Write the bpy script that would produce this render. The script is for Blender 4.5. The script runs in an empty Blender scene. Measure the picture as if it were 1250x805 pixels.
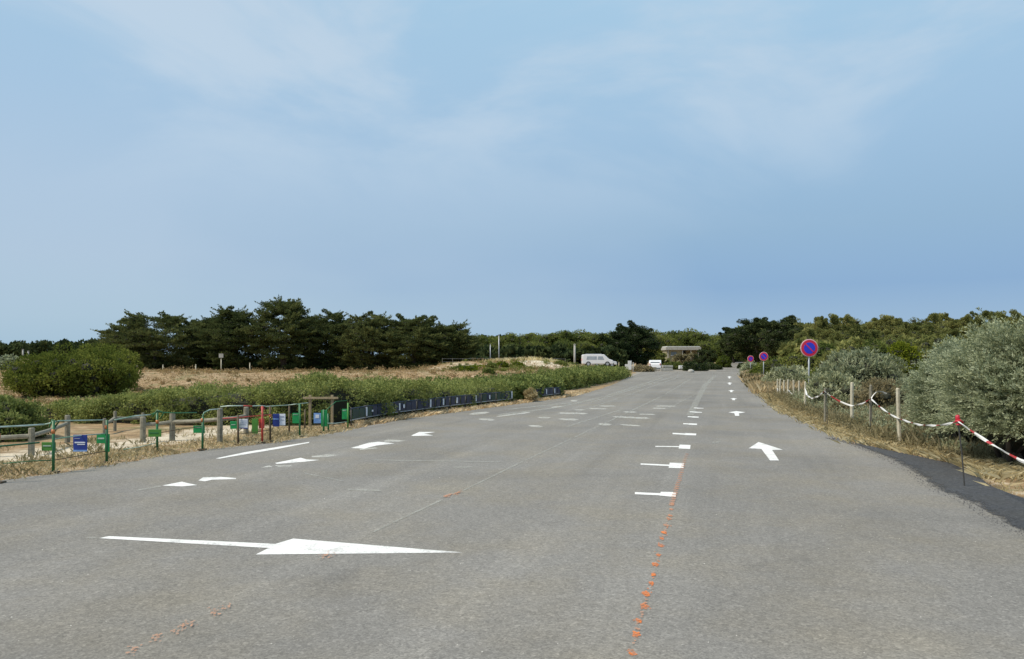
import bpy, math, random
import numpy as np
from mathutils import Vector
random.seed(7)
RNG = np.random.default_rng(11)
R = math.radians
S = bpy.context.scene
COL = S.collection

# ------------------------------------------------------------------ camera
CH, F, HY, CX = 1.6, 950.0, 440.0, 625.0
cam_d = bpy.data.cameras.new('camera'); cam = bpy.data.objects.new('camera', cam_d); COL.objects.link(cam)
cam.location = (0, 0, CH); cam.rotation_euler = (R(90), 0, 0)
cam_d.sensor_width = 36; cam_d.lens = F / 1250 * 36; cam_d.shift_y = (HY - 402.5) / 1250
cam_d.clip_start = 0.05; cam_d.clip_end = 3000
S.camera = cam
S.view_settings.view_transform = 'Standard'; S.view_settings.look = 'None'
S.view_settings.exposure = 0.0; S.view_settings.gamma = 1

def lin(r, g, b):
    f = lambda c: ((c / 255 + .055) / 1.055) ** 2.4 if c > 10 else c / 255 / 12.92
    return (f(r), f(g), f(b), 1)

# ------------------------------------------------------------------ sky + sun
SUN_EL, SUN_AZ = 54, -112          # azimuth from +Y (the view), negative = left
W = bpy.data.worlds.new('World'); S.world = W; W.use_nodes = True
nt = W.node_tree; nt.nodes.clear(); N = nt.nodes.new; L = nt.links.new
out = N('ShaderNodeOutputWorld'); bg = N('ShaderNodeBackground'); bg.inputs[1].default_value = 0.1
sky = N('ShaderNodeTexSky'); sky.sky_type = 'NISHITA'; sky.sun_disc = False
sky.sun_elevation = R(SUN_EL); sky.sun_rotation = R(SUN_AZ); sky.dust_density = 2.5; sky.air_density = 1.0
tc = N('ShaderNodeTexCoord'); sep = N('ShaderNodeSeparateXYZ'); L(tc.outputs['Generated'], sep.inputs[0])
def ramp(stops, x10=True):
    r = N('ShaderNodeValToRGB'); e = r.color_ramp.elements
    e[0].position = stops[0][0]; e[0].color = lin(*stops[0][1]); e[1].position = stops[-1][0]; e[1].color = lin(*stops[-1][1])
    for p, c in stops[1:-1]:
        q = e.new(p); q.color = lin(*c)
    return r
def vmath(op, a, b):
    m = N('ShaderNodeVectorMath'); m.operation = op
    for i, v in enumerate((a, b)):
        if hasattr(v, 'type') or hasattr(v, 'links'): L(v, m.inputs[i])
        else: m.inputs[i].default_value = v
    return m.outputs[0]
def smath(op, a, b=0.0, clamp=False):
    m = N('ShaderNodeMath'); m.operation = op; m.use_clamp = clamp
    for i, v in enumerate((a, b)):
        if hasattr(v, 'links'): L(v, m.inputs[i])
        else: m.inputs[i].default_value = v
    return m.outputs[0]
def mixc(f, a, b, typ='MIX'):
    m = N('ShaderNodeMixRGB'); m.blend_type = typ
    for i, v in enumerate((f, a, b)):
        if hasattr(v, 'links'): L(v, m.inputs[i])
        else: m.inputs[i].default_value = v
    return m.outputs[0]
zz = sep.outputs[2]
# thin, hazy cloud veil: paler on the left, bluer bank low on the right
rl = ramp([(0.0, (168, 198, 219)), (0.05, (176, 202, 222)), (0.12, (179, 202, 224)), (0.2, (177, 202, 226)), (0.3, (170, 201, 228)), (0.42, (167, 203, 230)), (1.0, (150, 192, 228))])
rr = ramp([(0.0, (172, 200, 222)), (0.035, (160, 190, 218)), (0.09, (141, 176, 213)), (0.16, (150, 184, 214)), (0.27, (163, 197, 226)), (0.42, (172, 208, 234)), (1.0, (150, 192, 228))])
L(zz, rl.inputs[0]); L(zz, rr.inputs[0])
nz = N('ShaderNodeTexNoise'); nz.inputs['Scale'].default_value = 2.1; nz.inputs['Detail'].default_value = 4; nz.inputs['Roughness'].default_value = .45
mp = N('ShaderNodeMapping'); mp.inputs['Scale'].default_value = (1, 1, 2.6); L(tc.outputs['Generated'], mp.inputs[0]); L(mp.outputs[0], nz.inputs[0])
side = smath('ADD', smath('MULTIPLY', sep.outputs[0], 1.6), 0.62)
side = smath('ADD', side, smath('MULTIPLY', smath('SUBTRACT', nz.outputs[0], 0.5), 1.2), clamp=True)
base = mixc(side, rl.outputs[0], rr.outputs[0])
# wisps: project the direction on a high flat layer
div = vmath('DIVIDE', tc.outputs['Generated'], (1, 1, 1))
zc = smath('MAXIMUM', zz, 0.03)
cmb = N('ShaderNodeCombineXYZ'); L(smath('DIVIDE', sep.outputs[0], zc), cmb.inputs[0]); L(smath('DIVIDE', sep.outputs[1], zc), cmb.inputs[1])
mp2 = N('ShaderNodeMapping'); mp2.inputs['Rotation'].default_value = (0, 0, R(38)); mp2.inputs['Scale'].default_value = (.8, 1.0, 1); mp2.inputs['Location'].default_value = (2.3, 1.15, 0)
L(cmb.outputs[0], mp2.inputs[0])
n2 = N('ShaderNodeTexNoise'); n2.inputs['Scale'].default_value = 1.5; n2.inputs['Detail'].default_value = 7; n2.inputs['Roughness'].default_value = .55; n2.inputs['Distortion'].default_value = .5
mp3 = N('ShaderNodeMapping'); mp3.inputs['Rotation'].default_value = (0, R(24), 0); mp3.inputs['Scale'].default_value = (1.5, 1.5, 3.4); mp3.inputs['Location'].default_value = (2.3, .2, .1); L(tc.outputs['Generated'], mp3.inputs[0]); L(mp3.outputs[0], n2.inputs[0])
wis = N('ShaderNodeMapRange'); wis.interpolation_type = 'SMOOTHSTEP'
L(n2.outputs[0], wis.inputs[0]); wis.inputs[1].default_value = .43; wis.inputs[2].default_value = .64
hi = N('ShaderNodeMapRange'); hi.interpolation_type = 'SMOOTHSTEP'; L(zz, hi.inputs[0]); hi.inputs[1].default_value = .12; hi.inputs[2].default_value = .36
wf = smath('MULTIPLY', smath('MULTIPLY', wis.outputs[0], hi.outputs[0]), 0.85)
veil = mixc(wf, base, lin(198, 217, 234))
m10 = vmath('MULTIPLY', veil, (10, 10, 10))
fin = mixc(0.08, m10, sky.outputs[0])
L(fin, bg.inputs[0]); L(bg.outputs[0], out.inputs[0])

sd = bpy.data.lights.new('sun', 'SUN'); sun = bpy.data.objects.new('sun', sd); COL.objects.link(sun)
sd.energy = 4.2; sd.angle = R(9); sd.color = (1.0, .90, .76)
dv = Vector((math.sin(R(SUN_AZ)) * math.cos(R(SUN_EL)), math.cos(R(SUN_AZ)) * math.cos(R(SUN_EL)), math.sin(R(SUN_EL))))
sun.rotation_euler = dv.to_track_quat('Z', 'Y').to_euler()

# ------------------------------------------------------------------ helpers
def tag(o, label=None, cat=None, group=None, kind=None):
    if label: o['label'] = label
    if cat: o['category'] = cat
    if group: o['group'] = group
    if kind: o['kind'] = kind
    return o
def thing(name, loc=(0, 0, 0), rz=0.0, label=None, cat=None, group=None):
    o = bpy.data.objects.new(name, None); COL.objects.link(o); o.empty_display_size = .2
    o.location = loc; o.rotation_euler = (0, 0, rz)
    return tag(o, label, cat, group)
def link(name, me, mat, parent=None):
    if mat is not None and len(me.materials) == 0:
        for m in (mat if isinstance(mat, (list, tuple)) else [mat]): me.materials.append(m)
    o = bpy.data.objects.new(name, me); COL.objects.link(o)
    if parent is not None: o.parent = parent
    return o
def copy_tree(o, parent=None):
    c = o.copy(); COL.objects.link(c)
    if parent is not None: c.parent = parent
    for ch in list(o.children): copy_tree(ch, c)
    return c
def np_mesh(name, V, Fc, tint=None, smooth=False):
    me = bpy.data.meshes.new(name); V = np.asarray(V, np.float32); Fc = np.asarray(Fc, np.int32); k = Fc.shape[1]
    me.vertices.add(len(V)); me.vertices.foreach_set('co', V.ravel())
    me.loops.add(Fc.size); me.loops.foreach_set('vertex_index', Fc.ravel())
    me.polygons.add(len(Fc)); me.polygons.foreach_set('loop_start', np.arange(len(Fc), dtype=np.int32) * k)
    if tint is not None:
        a = me.attributes.new('tint', 'FLOAT', 'FACE'); a.data.foreach_set('value', np.asarray(tint, np.float32))
    me.update(calc_edges=True)
    if smooth: me.shade_smooth()
    return me
class MB:
    def __init__(s): s.v = []; s.f = []; s.m = []
    def add(s, vs, fs, mi=0):
        o = len(s.v); s.v += [tuple(v) for v in vs]; s.f += [tuple(i + o for i in f) for f in fs]; s.m += [mi] * len(fs); return s
    def box(s, c, d, rz=0, mi=0, taper=1.0, jit=0):
        cx, cy, cz = c; x, y, z = d[0] / 2, d[1] / 2, d[2] / 2; vs = []
        for sz in (-1, 1):
            t = taper if sz > 0 else 1
            for sx, sy in ((-1, -1), (1, -1), (1, 1), (-1, 1)):
                px, py = sx * x * t + random.uniform(-jit, jit), sy * y * t + random.uniform(-jit, jit)
                vs.append((cx + px * math.cos(rz) - py * math.sin(rz), cy + px * math.sin(rz) + py * math.cos(rz), cz + sz * z))
        return s.add(vs, [(0, 3, 2, 1), (4, 5, 6, 7), (0, 1, 5, 4), (1, 2, 6, 5), (2, 3, 7, 6), (3, 0, 4, 7)], mi)
    def tube(s, pts, rad, n=8, mi=0, caps=True, mis=None):
        pts = [Vector(p) for p in pts]; rings = []
        rr = rad if isinstance(rad, (list, tuple)) else [rad] * len(pts)
        ref = None
        for i, p in enumerate(pts):
            t = (pts[min(i + 1, len(pts) - 1)] - pts[max(i - 1, 0)]).normalized()
            if ref is None: ref = Vector((0, 0, 1)) if abs(t.z) < .9 else Vector((1, 0, 0))
            a = t.cross(ref).normalized(); b = a.cross(t).normalized(); ref = b
            rings.append([p + a * math.cos(2 * math.pi * k / n) * rr[i] + b * math.sin(2 * math.pi * k / n) * rr[i] for k in range(n)])
        vs = [v for r in rings for v in r]
        for i in range(len(pts) - 1):
            fs = [(i * n + k, i * n + (k + 1) % n, (i + 1) * n + (k + 1) % n, (i + 1) * n + k) for k in range(n)]
            if i == 0: off = len(s.v); s.v += [tuple(v) for v in vs]
            s.f += [tuple(q + off for q in f) for f in fs]; s.m += [mis[i] if mis else mi] * n
        if caps:
            s.f.append(tuple(off + k for k in reversed(range(n)))); s.m.append(mis[0] if mis else mi)
            s.f.append(tuple(off + (len(pts) - 1) * n + k for k in range(n))); s.m.append(mis[-1] if mis else mi)
        return s
    def lathe(s, prof, c=(0, 0, 0), n=16, mi=0, axis='z'):
        vs = []
        for r, z in prof:
            for k in range(n):
                a = 2 * math.pi * k / n; p = (r * math.cos(a), r * math.sin(a), z)
                if axis == 'y': p = (p[0], p[2], p[1])
                if axis == 'x': p = (p[2], p[0], p[1])
                vs.append((c[0] + p[0], c[1] + p[1], c[2] + p[2]))
        fs = [(i * n + k, i * n + (k + 1) % n, (i + 1) * n + (k + 1) % n, (i + 1) * n + k) for i in range(len(prof) - 1) for k in range(n)]
        fs += [tuple(reversed(range(n))), tuple((len(prof) - 1) * n + k for k in range(n))]
        return s.add(vs, fs, mi)
    def prism(s, outl, y0, y1, mi=0):      # outline in (x,z), extruded along y
        n = len(outl); vs = [(x, y0, z) for x, z in outl] + [(x, y1, z) for x, z in outl]
        return s.add(vs, [tuple(range(n)), tuple(reversed(range(n, 2 * n)))] + [(i, i + n, (i + 1) % n + n, (i + 1) % n) for i in range(n)], mi)
    def build(s, name, mat, parent=None, bevel=0, smooth=False):
        me = bpy.data.meshes.new(name); me.from_pydata(s.v, [], s.f)
        mats = mat if isinstance(mat, (list, tuple)) else [mat]
        for m in mats: me.materials.append(m)
        me.polygons.foreach_set('material_index', s.m)
        import bmesh
        b = bmesh.new(); b.from_mesh(me); bmesh.ops.recalc_face_normals(b, faces=b.faces); b.to_mesh(me); b.free()
        if smooth: me.shade_smooth()
        o = link(name, me, None, parent)
        if bevel:
            md = o.modifiers.new('bevel', 'BEVEL'); md.width = bevel; md.segments = 2; md.limit_method = 'ANGLE'
        return o

# ------------------------------------------------------------------ materials
def newmat(name):
    m = bpy.data.materials.new(name); m.use_nodes = True; t = m.node_tree; t.nodes.clear()
    o = t.nodes.new('ShaderNodeOutputMaterial'); return m, t, o
def nlink(t, a, b): t.links.new(a, b)
def noise(t, scale, detail=4, rough=.55, vec=None, dist=0):
    n = t.nodes.new('ShaderNodeTexNoise'); n.inputs['Scale'].default_value = scale; n.inputs['Detail'].default_value = detail
    n.inputs['Roughness'].default_value = rough; n.inputs['Distortion'].default_value = dist
    if vec is not None: t.links.new(vec, n.inputs[0])
    return n.outputs[0]
def cramp(t, fac, stops, interp='LINEAR'):
    r = t.nodes.new('ShaderNodeValToRGB'); e = r.color_ramp.elements; r.color_ramp.interpolation = interp
    c4 = lambda c: (c[0], c[1], c[2], 1) if not isinstance(c, (int, float)) else (c, c, c, 1)
    e[0].position = stops[0][0]; e[0].color = c4(stops[0][1]); e[1].position = stops[-1][0]; e[1].color = c4(stops[-1][1])
    for p, c in stops[1:-1]: q = e.new(p); q.color = c4(c)
    t.links.new(fac, r.inputs[0]); return r.outputs[0]
def mix(t, f, a, b, typ='MIX'):
    m = t.nodes.new('ShaderNodeMixRGB'); m.blend_type = typ
    for i, v in enumerate((f, a, b)):
        if hasattr(v, 'links'): t.links.new(v, m.inputs[i])
        elif isinstance(v, (int, float)): m.inputs[i].default_value = v if i == 0 else (v, v, v, 1)
        else: m.inputs[i].default_value = (v[0], v[1], v[2], 1)
    return m.outputs[0]
def simple(name, c1, c2=None, scale=6, rough=.6, bump=.15, metal=0, det=5, worldpos=False):
    m, t, o = newmat(name); p = t.nodes.new('ShaderNodeBsdfPrincipled')
    tcn = t.nodes.new('ShaderNodeTexCoord'); v = tcn.outputs['Object']
    c2 = c2 or tuple(x * .75 for x in c1)
    n = noise(t, scale, det, .6, v)
    t.links.new(cramp(t, n, [(.3, c2), (.68, c1)]), p.inputs['Base Color'])
    p.inputs['Roughness'].default_value = rough; p.inputs['Metallic'].default_value = metal
    if bump:
        b = t.nodes.new('ShaderNodeBump'); b.inputs['Strength'].default_value = bump; b.inputs['Distance'].default_value = .01
        t.links.new(noise(t, scale * 8, 3, .6, v), b.inputs['Height']); t.links.new(b.outputs[0], p.inputs['Normal'])
    t.links.new(p.outputs[0], o.inputs[0]); return m
def leafmat(name, dark, mid, light, trans=.3, gloss=.0):
    m, t, o = newmat(name)
    a = t.nodes.new('ShaderNodeAttribute'); a.attribute_name = 'tint'
    oi = t.nodes.new('ShaderNodeObjectInfo')
    c = cramp(t, a.outputs['Fac'], [(0, dark), (.5, mid), (1, light)])
    hs = t.nodes.new('ShaderNodeHueSaturation'); t.links.new(c, hs.inputs['Color'])
    mr = t.nodes.new('ShaderNodeMapRange'); t.links.new(oi.outputs['Random'], mr.inputs[0]); mr.inputs[3].default_value = .8; mr.inputs[4].default_value = 1.2
    t.links.new(mr.outputs[0], hs.inputs['Value'])
    mr2 = t.nodes.new('ShaderNodeMapRange'); t.links.new(oi.outputs['Random'], mr2.inputs[0]); mr2.inputs[3].default_value = .515; mr2.inputs[4].default_value = .488
    t.links.new(mr2.outputs[0], hs.inputs['Hue'])
    d = t.nodes.new('ShaderNodeBsdfDiffuse'); tr = t.nodes.new('ShaderNodeBsdfTranslucent'); mx = t.nodes.new('ShaderNodeMixShader')
    t.links.new(hs.outputs[0], d.inputs[0]); t.links.new(hs.outputs[0], tr.inputs[0]); mx.inputs[0].default_value = trans
    t.links.new(d.outputs[0], mx.inputs[1]); t.links.new(tr.outputs[0], mx.inputs[2])
    t.links.new(mx.outputs[0], o.inputs[0]); return m

M = {}
M['green_paint'] = simple('green_paint', (.02, .16, .05), (.02, .09, .035), 9, .45)
M['bright_green'] = simple('bright_green_plate', (.012, .30, .085), (.01, .2, .06), 7, .4, .05)
M['leaf_green_plate'] = simple('mid_green_plate', (.07, .24, .03), (.05, .17, .03), 7, .5, .05)
M['orange_band'] = simple('orange_band', (.6, .2, .05), (.4, .14, .05), 20, .5)
M['rust'] = simple('rusty_steel', (.12, .07, .035), (.05, .055, .03), 14, .75)
M['red_paint'] = simple('red_paint', (.5, .05, .03), (.35, .035, .03), 10, .45)
M['pale_tube'] = simple('white_highlit_tube', (.55, .62, .56), (.10, .24, .14), 3, .35)  # highlight on green rails put into the colour; also real white parts
M['blue_board'] = simple('blue_board', (.02, .05, .30), (.015, .035, .2), 6, .4, .03)
M['dark_blue'] = simple('dark_blue_panel', (.014, .026, .075), (.008, .015, .035), 5, .45, .05)
M['white_paper'] = simple('white_board', (.72, .74, .78), (.6, .63, .7), 8, .5, .02)
M['print_grey'] = simple('printed_grey', (.28, .31, .42), None, 8, .6, 0)
M['sky_print'] = simple('pale_blue_print', (.25, .42, .72), (.1, .22, .5), 12, .5, .02)
M['old_wood'] = simple('weathered_grey_wood', (.30, .28, .21), (.15, .135, .1), 14, .85, .5)
M['pale_wood'] = simple('pale_stake_wood', (.58, .54, .42), (.4, .36, .26), 16, .8, .4)
M['frame_wood'] = simple('tan_frame_wood', (.34, .27, .16), (.2, .15, .09), 16, .8, .4)
M['galv'] = simple('galvanised_steel', (.46, .48, .5), (.36, .38, .4), 10, .42, .08, .35)
M['rod'] = simple('dark_steel_rod', (.07, .07, .065), (.04, .035, .03), 20, .6)
M['sign_red'] = simple('sign_red', (.66, .02, .07), (.6, .02, .06), 5, .4, 0)
M['sign_blue'] = simple('sign_blue', (.03, .05, .66), (.025, .04, .55), 5, .4, 0)
M['sign_rim'] = simple('sign_pale_rim', (.72, .5, .48), (.65, .42, .42), 8, .45, 0)
M['tape_white'] = simple('white_tape', (.75, .74, .7), (.6, .58, .54), 12, .5, .1)
M['tape_red'] = simple('red_tape', (.5, .04, .035), (.38, .04, .04), 12, .5, .1)
M['car_white'] = simple('white_car_paint', (.8, .8, .8), (.77, .77, .78), 2, .25, 0)
M['glass'] = simple('dark_car_glass', (.2, .24, .27), (.14, .17, .2), 2, .08, 0)
M['van_glass'] = simple('pale_reflecting_glass', (.42, .46, .5), (.3, .34, .38), 2, .08, 0)
M['tyre'] = simple('black_rubber', (.03, .03, .03), None, 10, .8)
M['concrete'] = simple('pale_concrete', (.42, .41, .37), (.28, .27, .24), 4, .85, .4)
M['white_wall'] = simple('white_painted_panel', (.75, .75, .73), (.6, .6, .58), 4, .6, .1)
M['yellow_wall'] = simple('pale_yellow_render', (.33, .3, .18), (.2, .18, .11), 4, .85, .2)
M['dark_open'] = simple('dark_doorway', (.02, .02, .02), None, 4, .8)
M['bark'] = simple('grey_brown_bark', (.13, .105, .08), (.05, .04, .03), 9, .9, .7)
M['dark_core'] = simple('dark_core_shade', (.032, .033, .018), (.018, .02, .01), 5, .95, .5)  # for solid filler cores; near-black colour stands in for shade inside foliage
M['red_lamp'] = simple('red_plastic_cap', (.55, .02, .04), (.4, .015, .03), 14, .4)

M['cypress'] = leafmat('cypress_foliage', (.036, .05, .02), (.088, .108, .038), (.185, .20, .072), .32)
M['pine'] = leafmat('pine_foliage', (.068, .086, .026), (.18, .19, .06), (.33, .33, .12), .32)
M['broadleaf'] = leafmat('broadleaf_foliage', (.06, .085, .02), (.145, .172, .045), (.25, .27, .08), .32)
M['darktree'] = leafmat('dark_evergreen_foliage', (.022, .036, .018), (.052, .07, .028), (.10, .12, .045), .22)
M['fresh'] = leafmat('fresh_green_foliage', (.045, .068, .014), (.115, .145, .028), (.21, .235, .055), .35)
M['silver'] = leafmat('silvery_grey_green_foliage', (.13, .155, .075), (.315, .345, .20), (.56, .585, .39), .3)
M['sage'] = leafmat('sage_green_foliage', (.13, .155, .075), (.32, .34, .20), (.52, .54, .36), .32)
M['hedge'] = leafmat('hedge_foliage', (.08, .11, .03), (.205, .24, .072), (.37, .395, .145), .3)
M['yellowgreen'] = leafmat('yellow_green_foliage', (.07, .10, .01), (.16, .19, .02), (.26, .28, .04), .35)
M['dryshrub'] = leafmat('dry_shrub_foliage', (.10, .085, .04), (.25, .21, .115), (.42, .36, .22), .3)
M['drygrass'] = leafmat('dry_grass_blades', (.27, .19, .09), (.50, .40, .22), (.74, .64, .42), .35)
M['olivegrass'] = leafmat('olive_grass_blades', (.14, .125, .06), (.25, .22, .12), (.38, .33, .20), .35)
M['dunescrub'] = leafmat('dune_scrub', (.13, .14, .05), (.33, .225, .11), (.50, .385, .21), .3)
M['marram'] = leafmat('pale_marram', (.32, .30, .12), (.58, .52, .27), (.78, .70, .45), .35)

def asphalt_mat(name, base, dark=False):
    m, t, o = newmat(name); p = t.nodes.new('ShaderNodeBsdfPrincipled')
    v = t.nodes.new('ShaderNodeTexCoord').outputs['Object']
    vor = t.nodes.new('ShaderNodeTexVoronoi'); vor.inputs['Scale'].default_value = 95; t.links.new(v, vor.inputs[0])
    vc = t.nodes.new('ShaderNodeSeparateColor'); t.links.new(vor.outputs['Color'], vc.inputs[0])
    vor2 = t.nodes.new('ShaderNodeTexVoronoi'); vor2.inputs['Scale'].default_value = 42; t.links.new(v, vor2.inputs[0])
    vc2 = t.nodes.new('ShaderNodeSeparateColor'); t.links.new(vor2.outputs['Color'], vc2.inputs[0])
    grain = mix(t, .45, cramp(t, vc.outputs[0], [(0, .6), (.3, .88), (.7, 1.07), (1, 1.5)]), cramp(t, vc2.outputs[1], [(0, .7), (.5, 1.0), (.9, 1.15), (1, 1.6)]))
    big = noise(t, .22, 5, .6, v, .6)
    st = t.nodes.new('ShaderNodeMapping'); st.vector_type = 'TEXTURE'; st.inputs['Rotation'].default_value = (0, 0, R(-15)); st.inputs['Scale'].default_value = (.75, 22, 1); t.links.new(v, st.inputs[0])
    streak = noise(t, 1.1, 4, .6, st.outputs[0])
    c = cramp(t, big, [(.28, tuple(x * .80 for x in base)), (.5, base), (.74, tuple(x * 1.16 for x in base))])
    c = mix(t, .55, c, cramp(t, streak, [(.3, .70), (.42, .95), (.56, 1.03), (.7, 1.28)]), 'MULTIPLY')
    yel = cramp(t, noise(t, .7, 4, .6, v), [(.42, 0), (.66, .8)])
    c = mix(t, yel, c, mix(t, 1, c, (1.05, 1.0, .89), 'MULTIPLY'))
    stn = cramp(t, noise(t, .55, 3, .5, v, 1.2), [(.66, 0), (.74, .5)])
    c = mix(t, stn, c, mix(t, 1, c, (.72, .72, .73), 'MULTIPLY'))
    c = mix(t, 1, c, grain, 'MULTIPLY')
    if dark:
        c = mix(t, .8, c, cramp(t, noise(t, 24, 5, .8, v), [(.3, .45), (.5, 1), (.62, 1.3), (.72, 2.4)]), 'MULTIPLY')
    if not dark:                                   # worn patches and darker scuffs
        sp = cramp(t, noise(t, 3.2, 5, .75, v), [(.26, .72), (.38, 1.0)])
        c = mix(t, .7, c, sp, 'MULTIPLY')
    t.links.new(c, p.inputs['Base Color']); p.inputs['Roughness'].default_value = .86
    p.inputs['Specular IOR Level'].default_value = .3
    b = t.nodes.new('ShaderNodeBump'); b.inputs['Strength'].default_value = .5; b.inputs['Distance'].default_value = .004
    t.links.new(grain, b.inputs['Height']); t.links.new(b.outputs[0], p.inputs['Normal'])
    if dark:                                      # loose grit thins out towards the lane
        a = t.nodes.new('ShaderNodeAttribute'); a.attribute_name = 'across'; ad = t.nodes.new('ShaderNodeMath'); ad.operation = 'MULTIPLY_ADD'
        t.links.new(mix(t, .3, noise(t, 38, 4, .8, v), noise(t, 3, 4, .6, v)), ad.inputs[0]); ad.inputs[1].default_value = 1.7; t.links.new(a.outputs['Fac'], ad.inputs[2])
        tr = t.nodes.new('ShaderNodeBsdfTransparent'); mx = t.nodes.new('ShaderNodeMixShader')
        t.links.new(cramp(t, ad.outputs[0], [(.88, 0), (1.22, 1)]), mx.inputs[0]); t.links.new(tr.outputs[0], mx.inputs[1]); t.links.new(p.outputs[0], mx.inputs[2]); t.links.new(mx.outputs[0], o.inputs[0]); return m
    t.links.new(p.outputs[0], o.inputs[0]); return m
M['asphalt'] = asphalt_mat('worn_asphalt', (.206, .195, .175))
M['tar'] = asphalt_mat('dark_tar_gravel', (.06, .062, .066), True)
def paint_mat(name, col, cover, scale=28, under=(.25, .245, .228)):
    m, t, o = newmat(name); p = t.nodes.new('ShaderNodeBsdfPrincipled'); v = t.nodes.new('ShaderNodeTexCoord').outputs['Object']
    n = mix(t, .5, noise(t, scale, 5, .7, v), noise(t, scale * .14, 3, .6, v))
    lo, hi_, v0, v1 = {1: (.3, .5, .42, .97), 2: (.36, .6, .1, .74), 3: (.34, .62, .08, .8), 4: (.38, .6, 0, .92)}[cover]
    fac = cramp(t, n, [(lo, v0), (hi_, v1)])
    g = t.nodes.new('ShaderNodeTexVoronoi'); g.inputs['Scale'].default_value = 90; t.links.new(v, g.inputs[0])
    gs = t.nodes.new('ShaderNodeSeparateColor'); t.links.new(g.outputs['Color'], gs.inputs[0])
    und = mix(t, 1, under, cramp(t, gs.outputs[0], [(0, .55), (1, 1.5)]), 'MULTIPLY')
    pc = mix(t, 1, col, cramp(t, gs.outputs[1], [(0, .86), (1, 1.04)]), 'MULTIPLY')
    t.links.new(pc, p.inputs['Base Color']); p.inputs['Roughness'].default_value = .75
    tr = t.nodes.new('ShaderNodeBsdfTransparent'); mx = t.nodes.new('ShaderNodeMixShader')
    t.links.new(fac, mx.inputs[0]); t.links.new(tr.outputs[0], mx.inputs[1]); t.links.new(p.outputs[0], mx.inputs[2])
    t.links.new(mx.outputs[0], o.inputs[0]); return m
M['paint'] = paint_mat('fresh_white_road_paint', (.8, .79, .75), 1)
M['paint_worn'] = paint_mat('worn_white_road_paint', (.68, .67, .6), 2)
M['paint_faint'] = paint_mat('nearly_gone_road_paint', (.40, .39, .34), 3)
M['orange_paint'] = paint_mat('orange_spray_paint', (.8, .22, .04), 4, 60)
M['orange_faint'] = paint_mat('faded_orange_spray_paint', (.6, .3, .17), 3, 60)

def ground_mat():
    m, t, o = newmat('sandy_dune_ground'); p = t.nodes.new('ShaderNodeBsdfPrincipled'); tcn = t.nodes.new('ShaderNodeTexCoord'); v = tcn.outputs['Object']
    n1 = noise(t, .35, 6, .62, v, .3); n2 = noise(t, 2.4, 6, .7, v); n3 = noise(t, 14, 4, .7, v); n4 = noise(t, 60, 3, .7, v)
    sand = mix(t, n3, (.40, .32, .21), (.60, .50, .35))
    dry = cramp(t, n2, [(.3, (.15, .105, .05)), (.5, (.32, .21, .105)), (.7, (.46, .335, .18))])
    c = mix(t, cramp(t, mix(t, .5, n1, n2), [(.52, 0), (.70, .85)]), dry, sand)
    grn = cramp(t, noise(t, .8, 5, .7, v), [(.52, 0), (.66, .75)])
    c = mix(t, grn, c, (.15, .155, .055))
    c = mix(t, 1, c, cramp(t, n4, [(.25, .6), (.5, 1), (.8, 1.3)]), 'MULTIPLY')
    # bare trodden sand where the vertex attribute says so (path behind the racks, slope of the mound)
    a = t.nodes.new('ShaderNodeAttribute'); a.attribute_name = 'sand'
    am = t.nodes.new('ShaderNodeMath'); am.operation = 'MULTIPLY_ADD'; t.links.new(n2, am.inputs[0]); am.inputs[1].default_value = .9; 
    t.links.new(a.outputs['Fac'], am.inputs[2])
    c = mix(t, cramp(t, am.outputs[0], [(.75, 0), (1.0, 1)]), c, mix(t, n3, (.50, .42, .30), (.74, .65, .50)))
    t.links.new(c, p.inputs['Base Color']); p.inputs['Roughness'].default_value = .95
    b = t.nodes.new('ShaderNodeBump'); b.inputs['Strength'].default_value = .7; b.inputs['Distance'].default_value = .05
    t.links.new(mix(t, .5, n3, n4), b.inputs['Height']); t.links.new(b.outputs[0], p.inputs['Normal'])
    t.links.new(p.outputs[0], o.inputs[0]); return m
M['ground'] = ground_mat()

# ------------------------------------------------------------------ the lie of the land
def base_z(d): return np.clip((np.asarray(d, float) - 95) * .0145, 0, 1.08)
def gd(px, py, z=0.0):                       # picture point on the ground -> world
    d = F * (CH - z) / max(py - HY, .8)
    for _ in range(6):
        d = F * (CH - z - float(base_z(d))) / max(py - HY, .8)
        d = min(d, 400)
    return ((px - CX) / F * d, d)
def at(px, d): return (px - CX) / F * d
def zat(py, d): return CH - (py - HY) * d / F
LE = [(0, 587), (65, 579), (130, 568), (193, 558), (250, 549.5), (330, 541), (395, 531), (440, 522), (500, 511), (560, 503), (620, 495), (680, 487), (700, 484), (730, 476), (750, 469), (762, 463), (772, 458.5), (781, 455.5)]
RE = [(1296, 640), (1252, 613), (1225, 604), (1200, 594), (1168, 569), (1130, 561), (1088, 552), (1046, 543), (1028, 535), (1007, 526.5), (980, 513), (952, 503), (937, 489.3), (926, 480.6), (915, 469.5), (910, 460), (907.5, 455)]
lp = [gd(*p) for p in LE]; rp = [gd(*p) for p in RE]
lp = [(-11.5, -6)] + lp; rp = [(1.2, -6)] + rp
LD = np.array([p[1] for p in lp]); LX = np.array([p[0] for p in lp])
RD = np.array([p[1] for p in rp]); RX = np.array([p[0] for p in rp])
DEND = 104.0
def xl(d): return np.interp(d, LD, LX)
def xr(d):
    return np.where(np.asarray(d) > RD[-1], RX[-1] + (np.asarray(d) - RD[-1]) * .305, np.interp(d, RD, RX))
def bump(x, d, cx, cd, sx, sd_): return np.exp(-((x - cx) / sx) ** 2 - ((d - cd) / sd_) ** 2)
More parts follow.
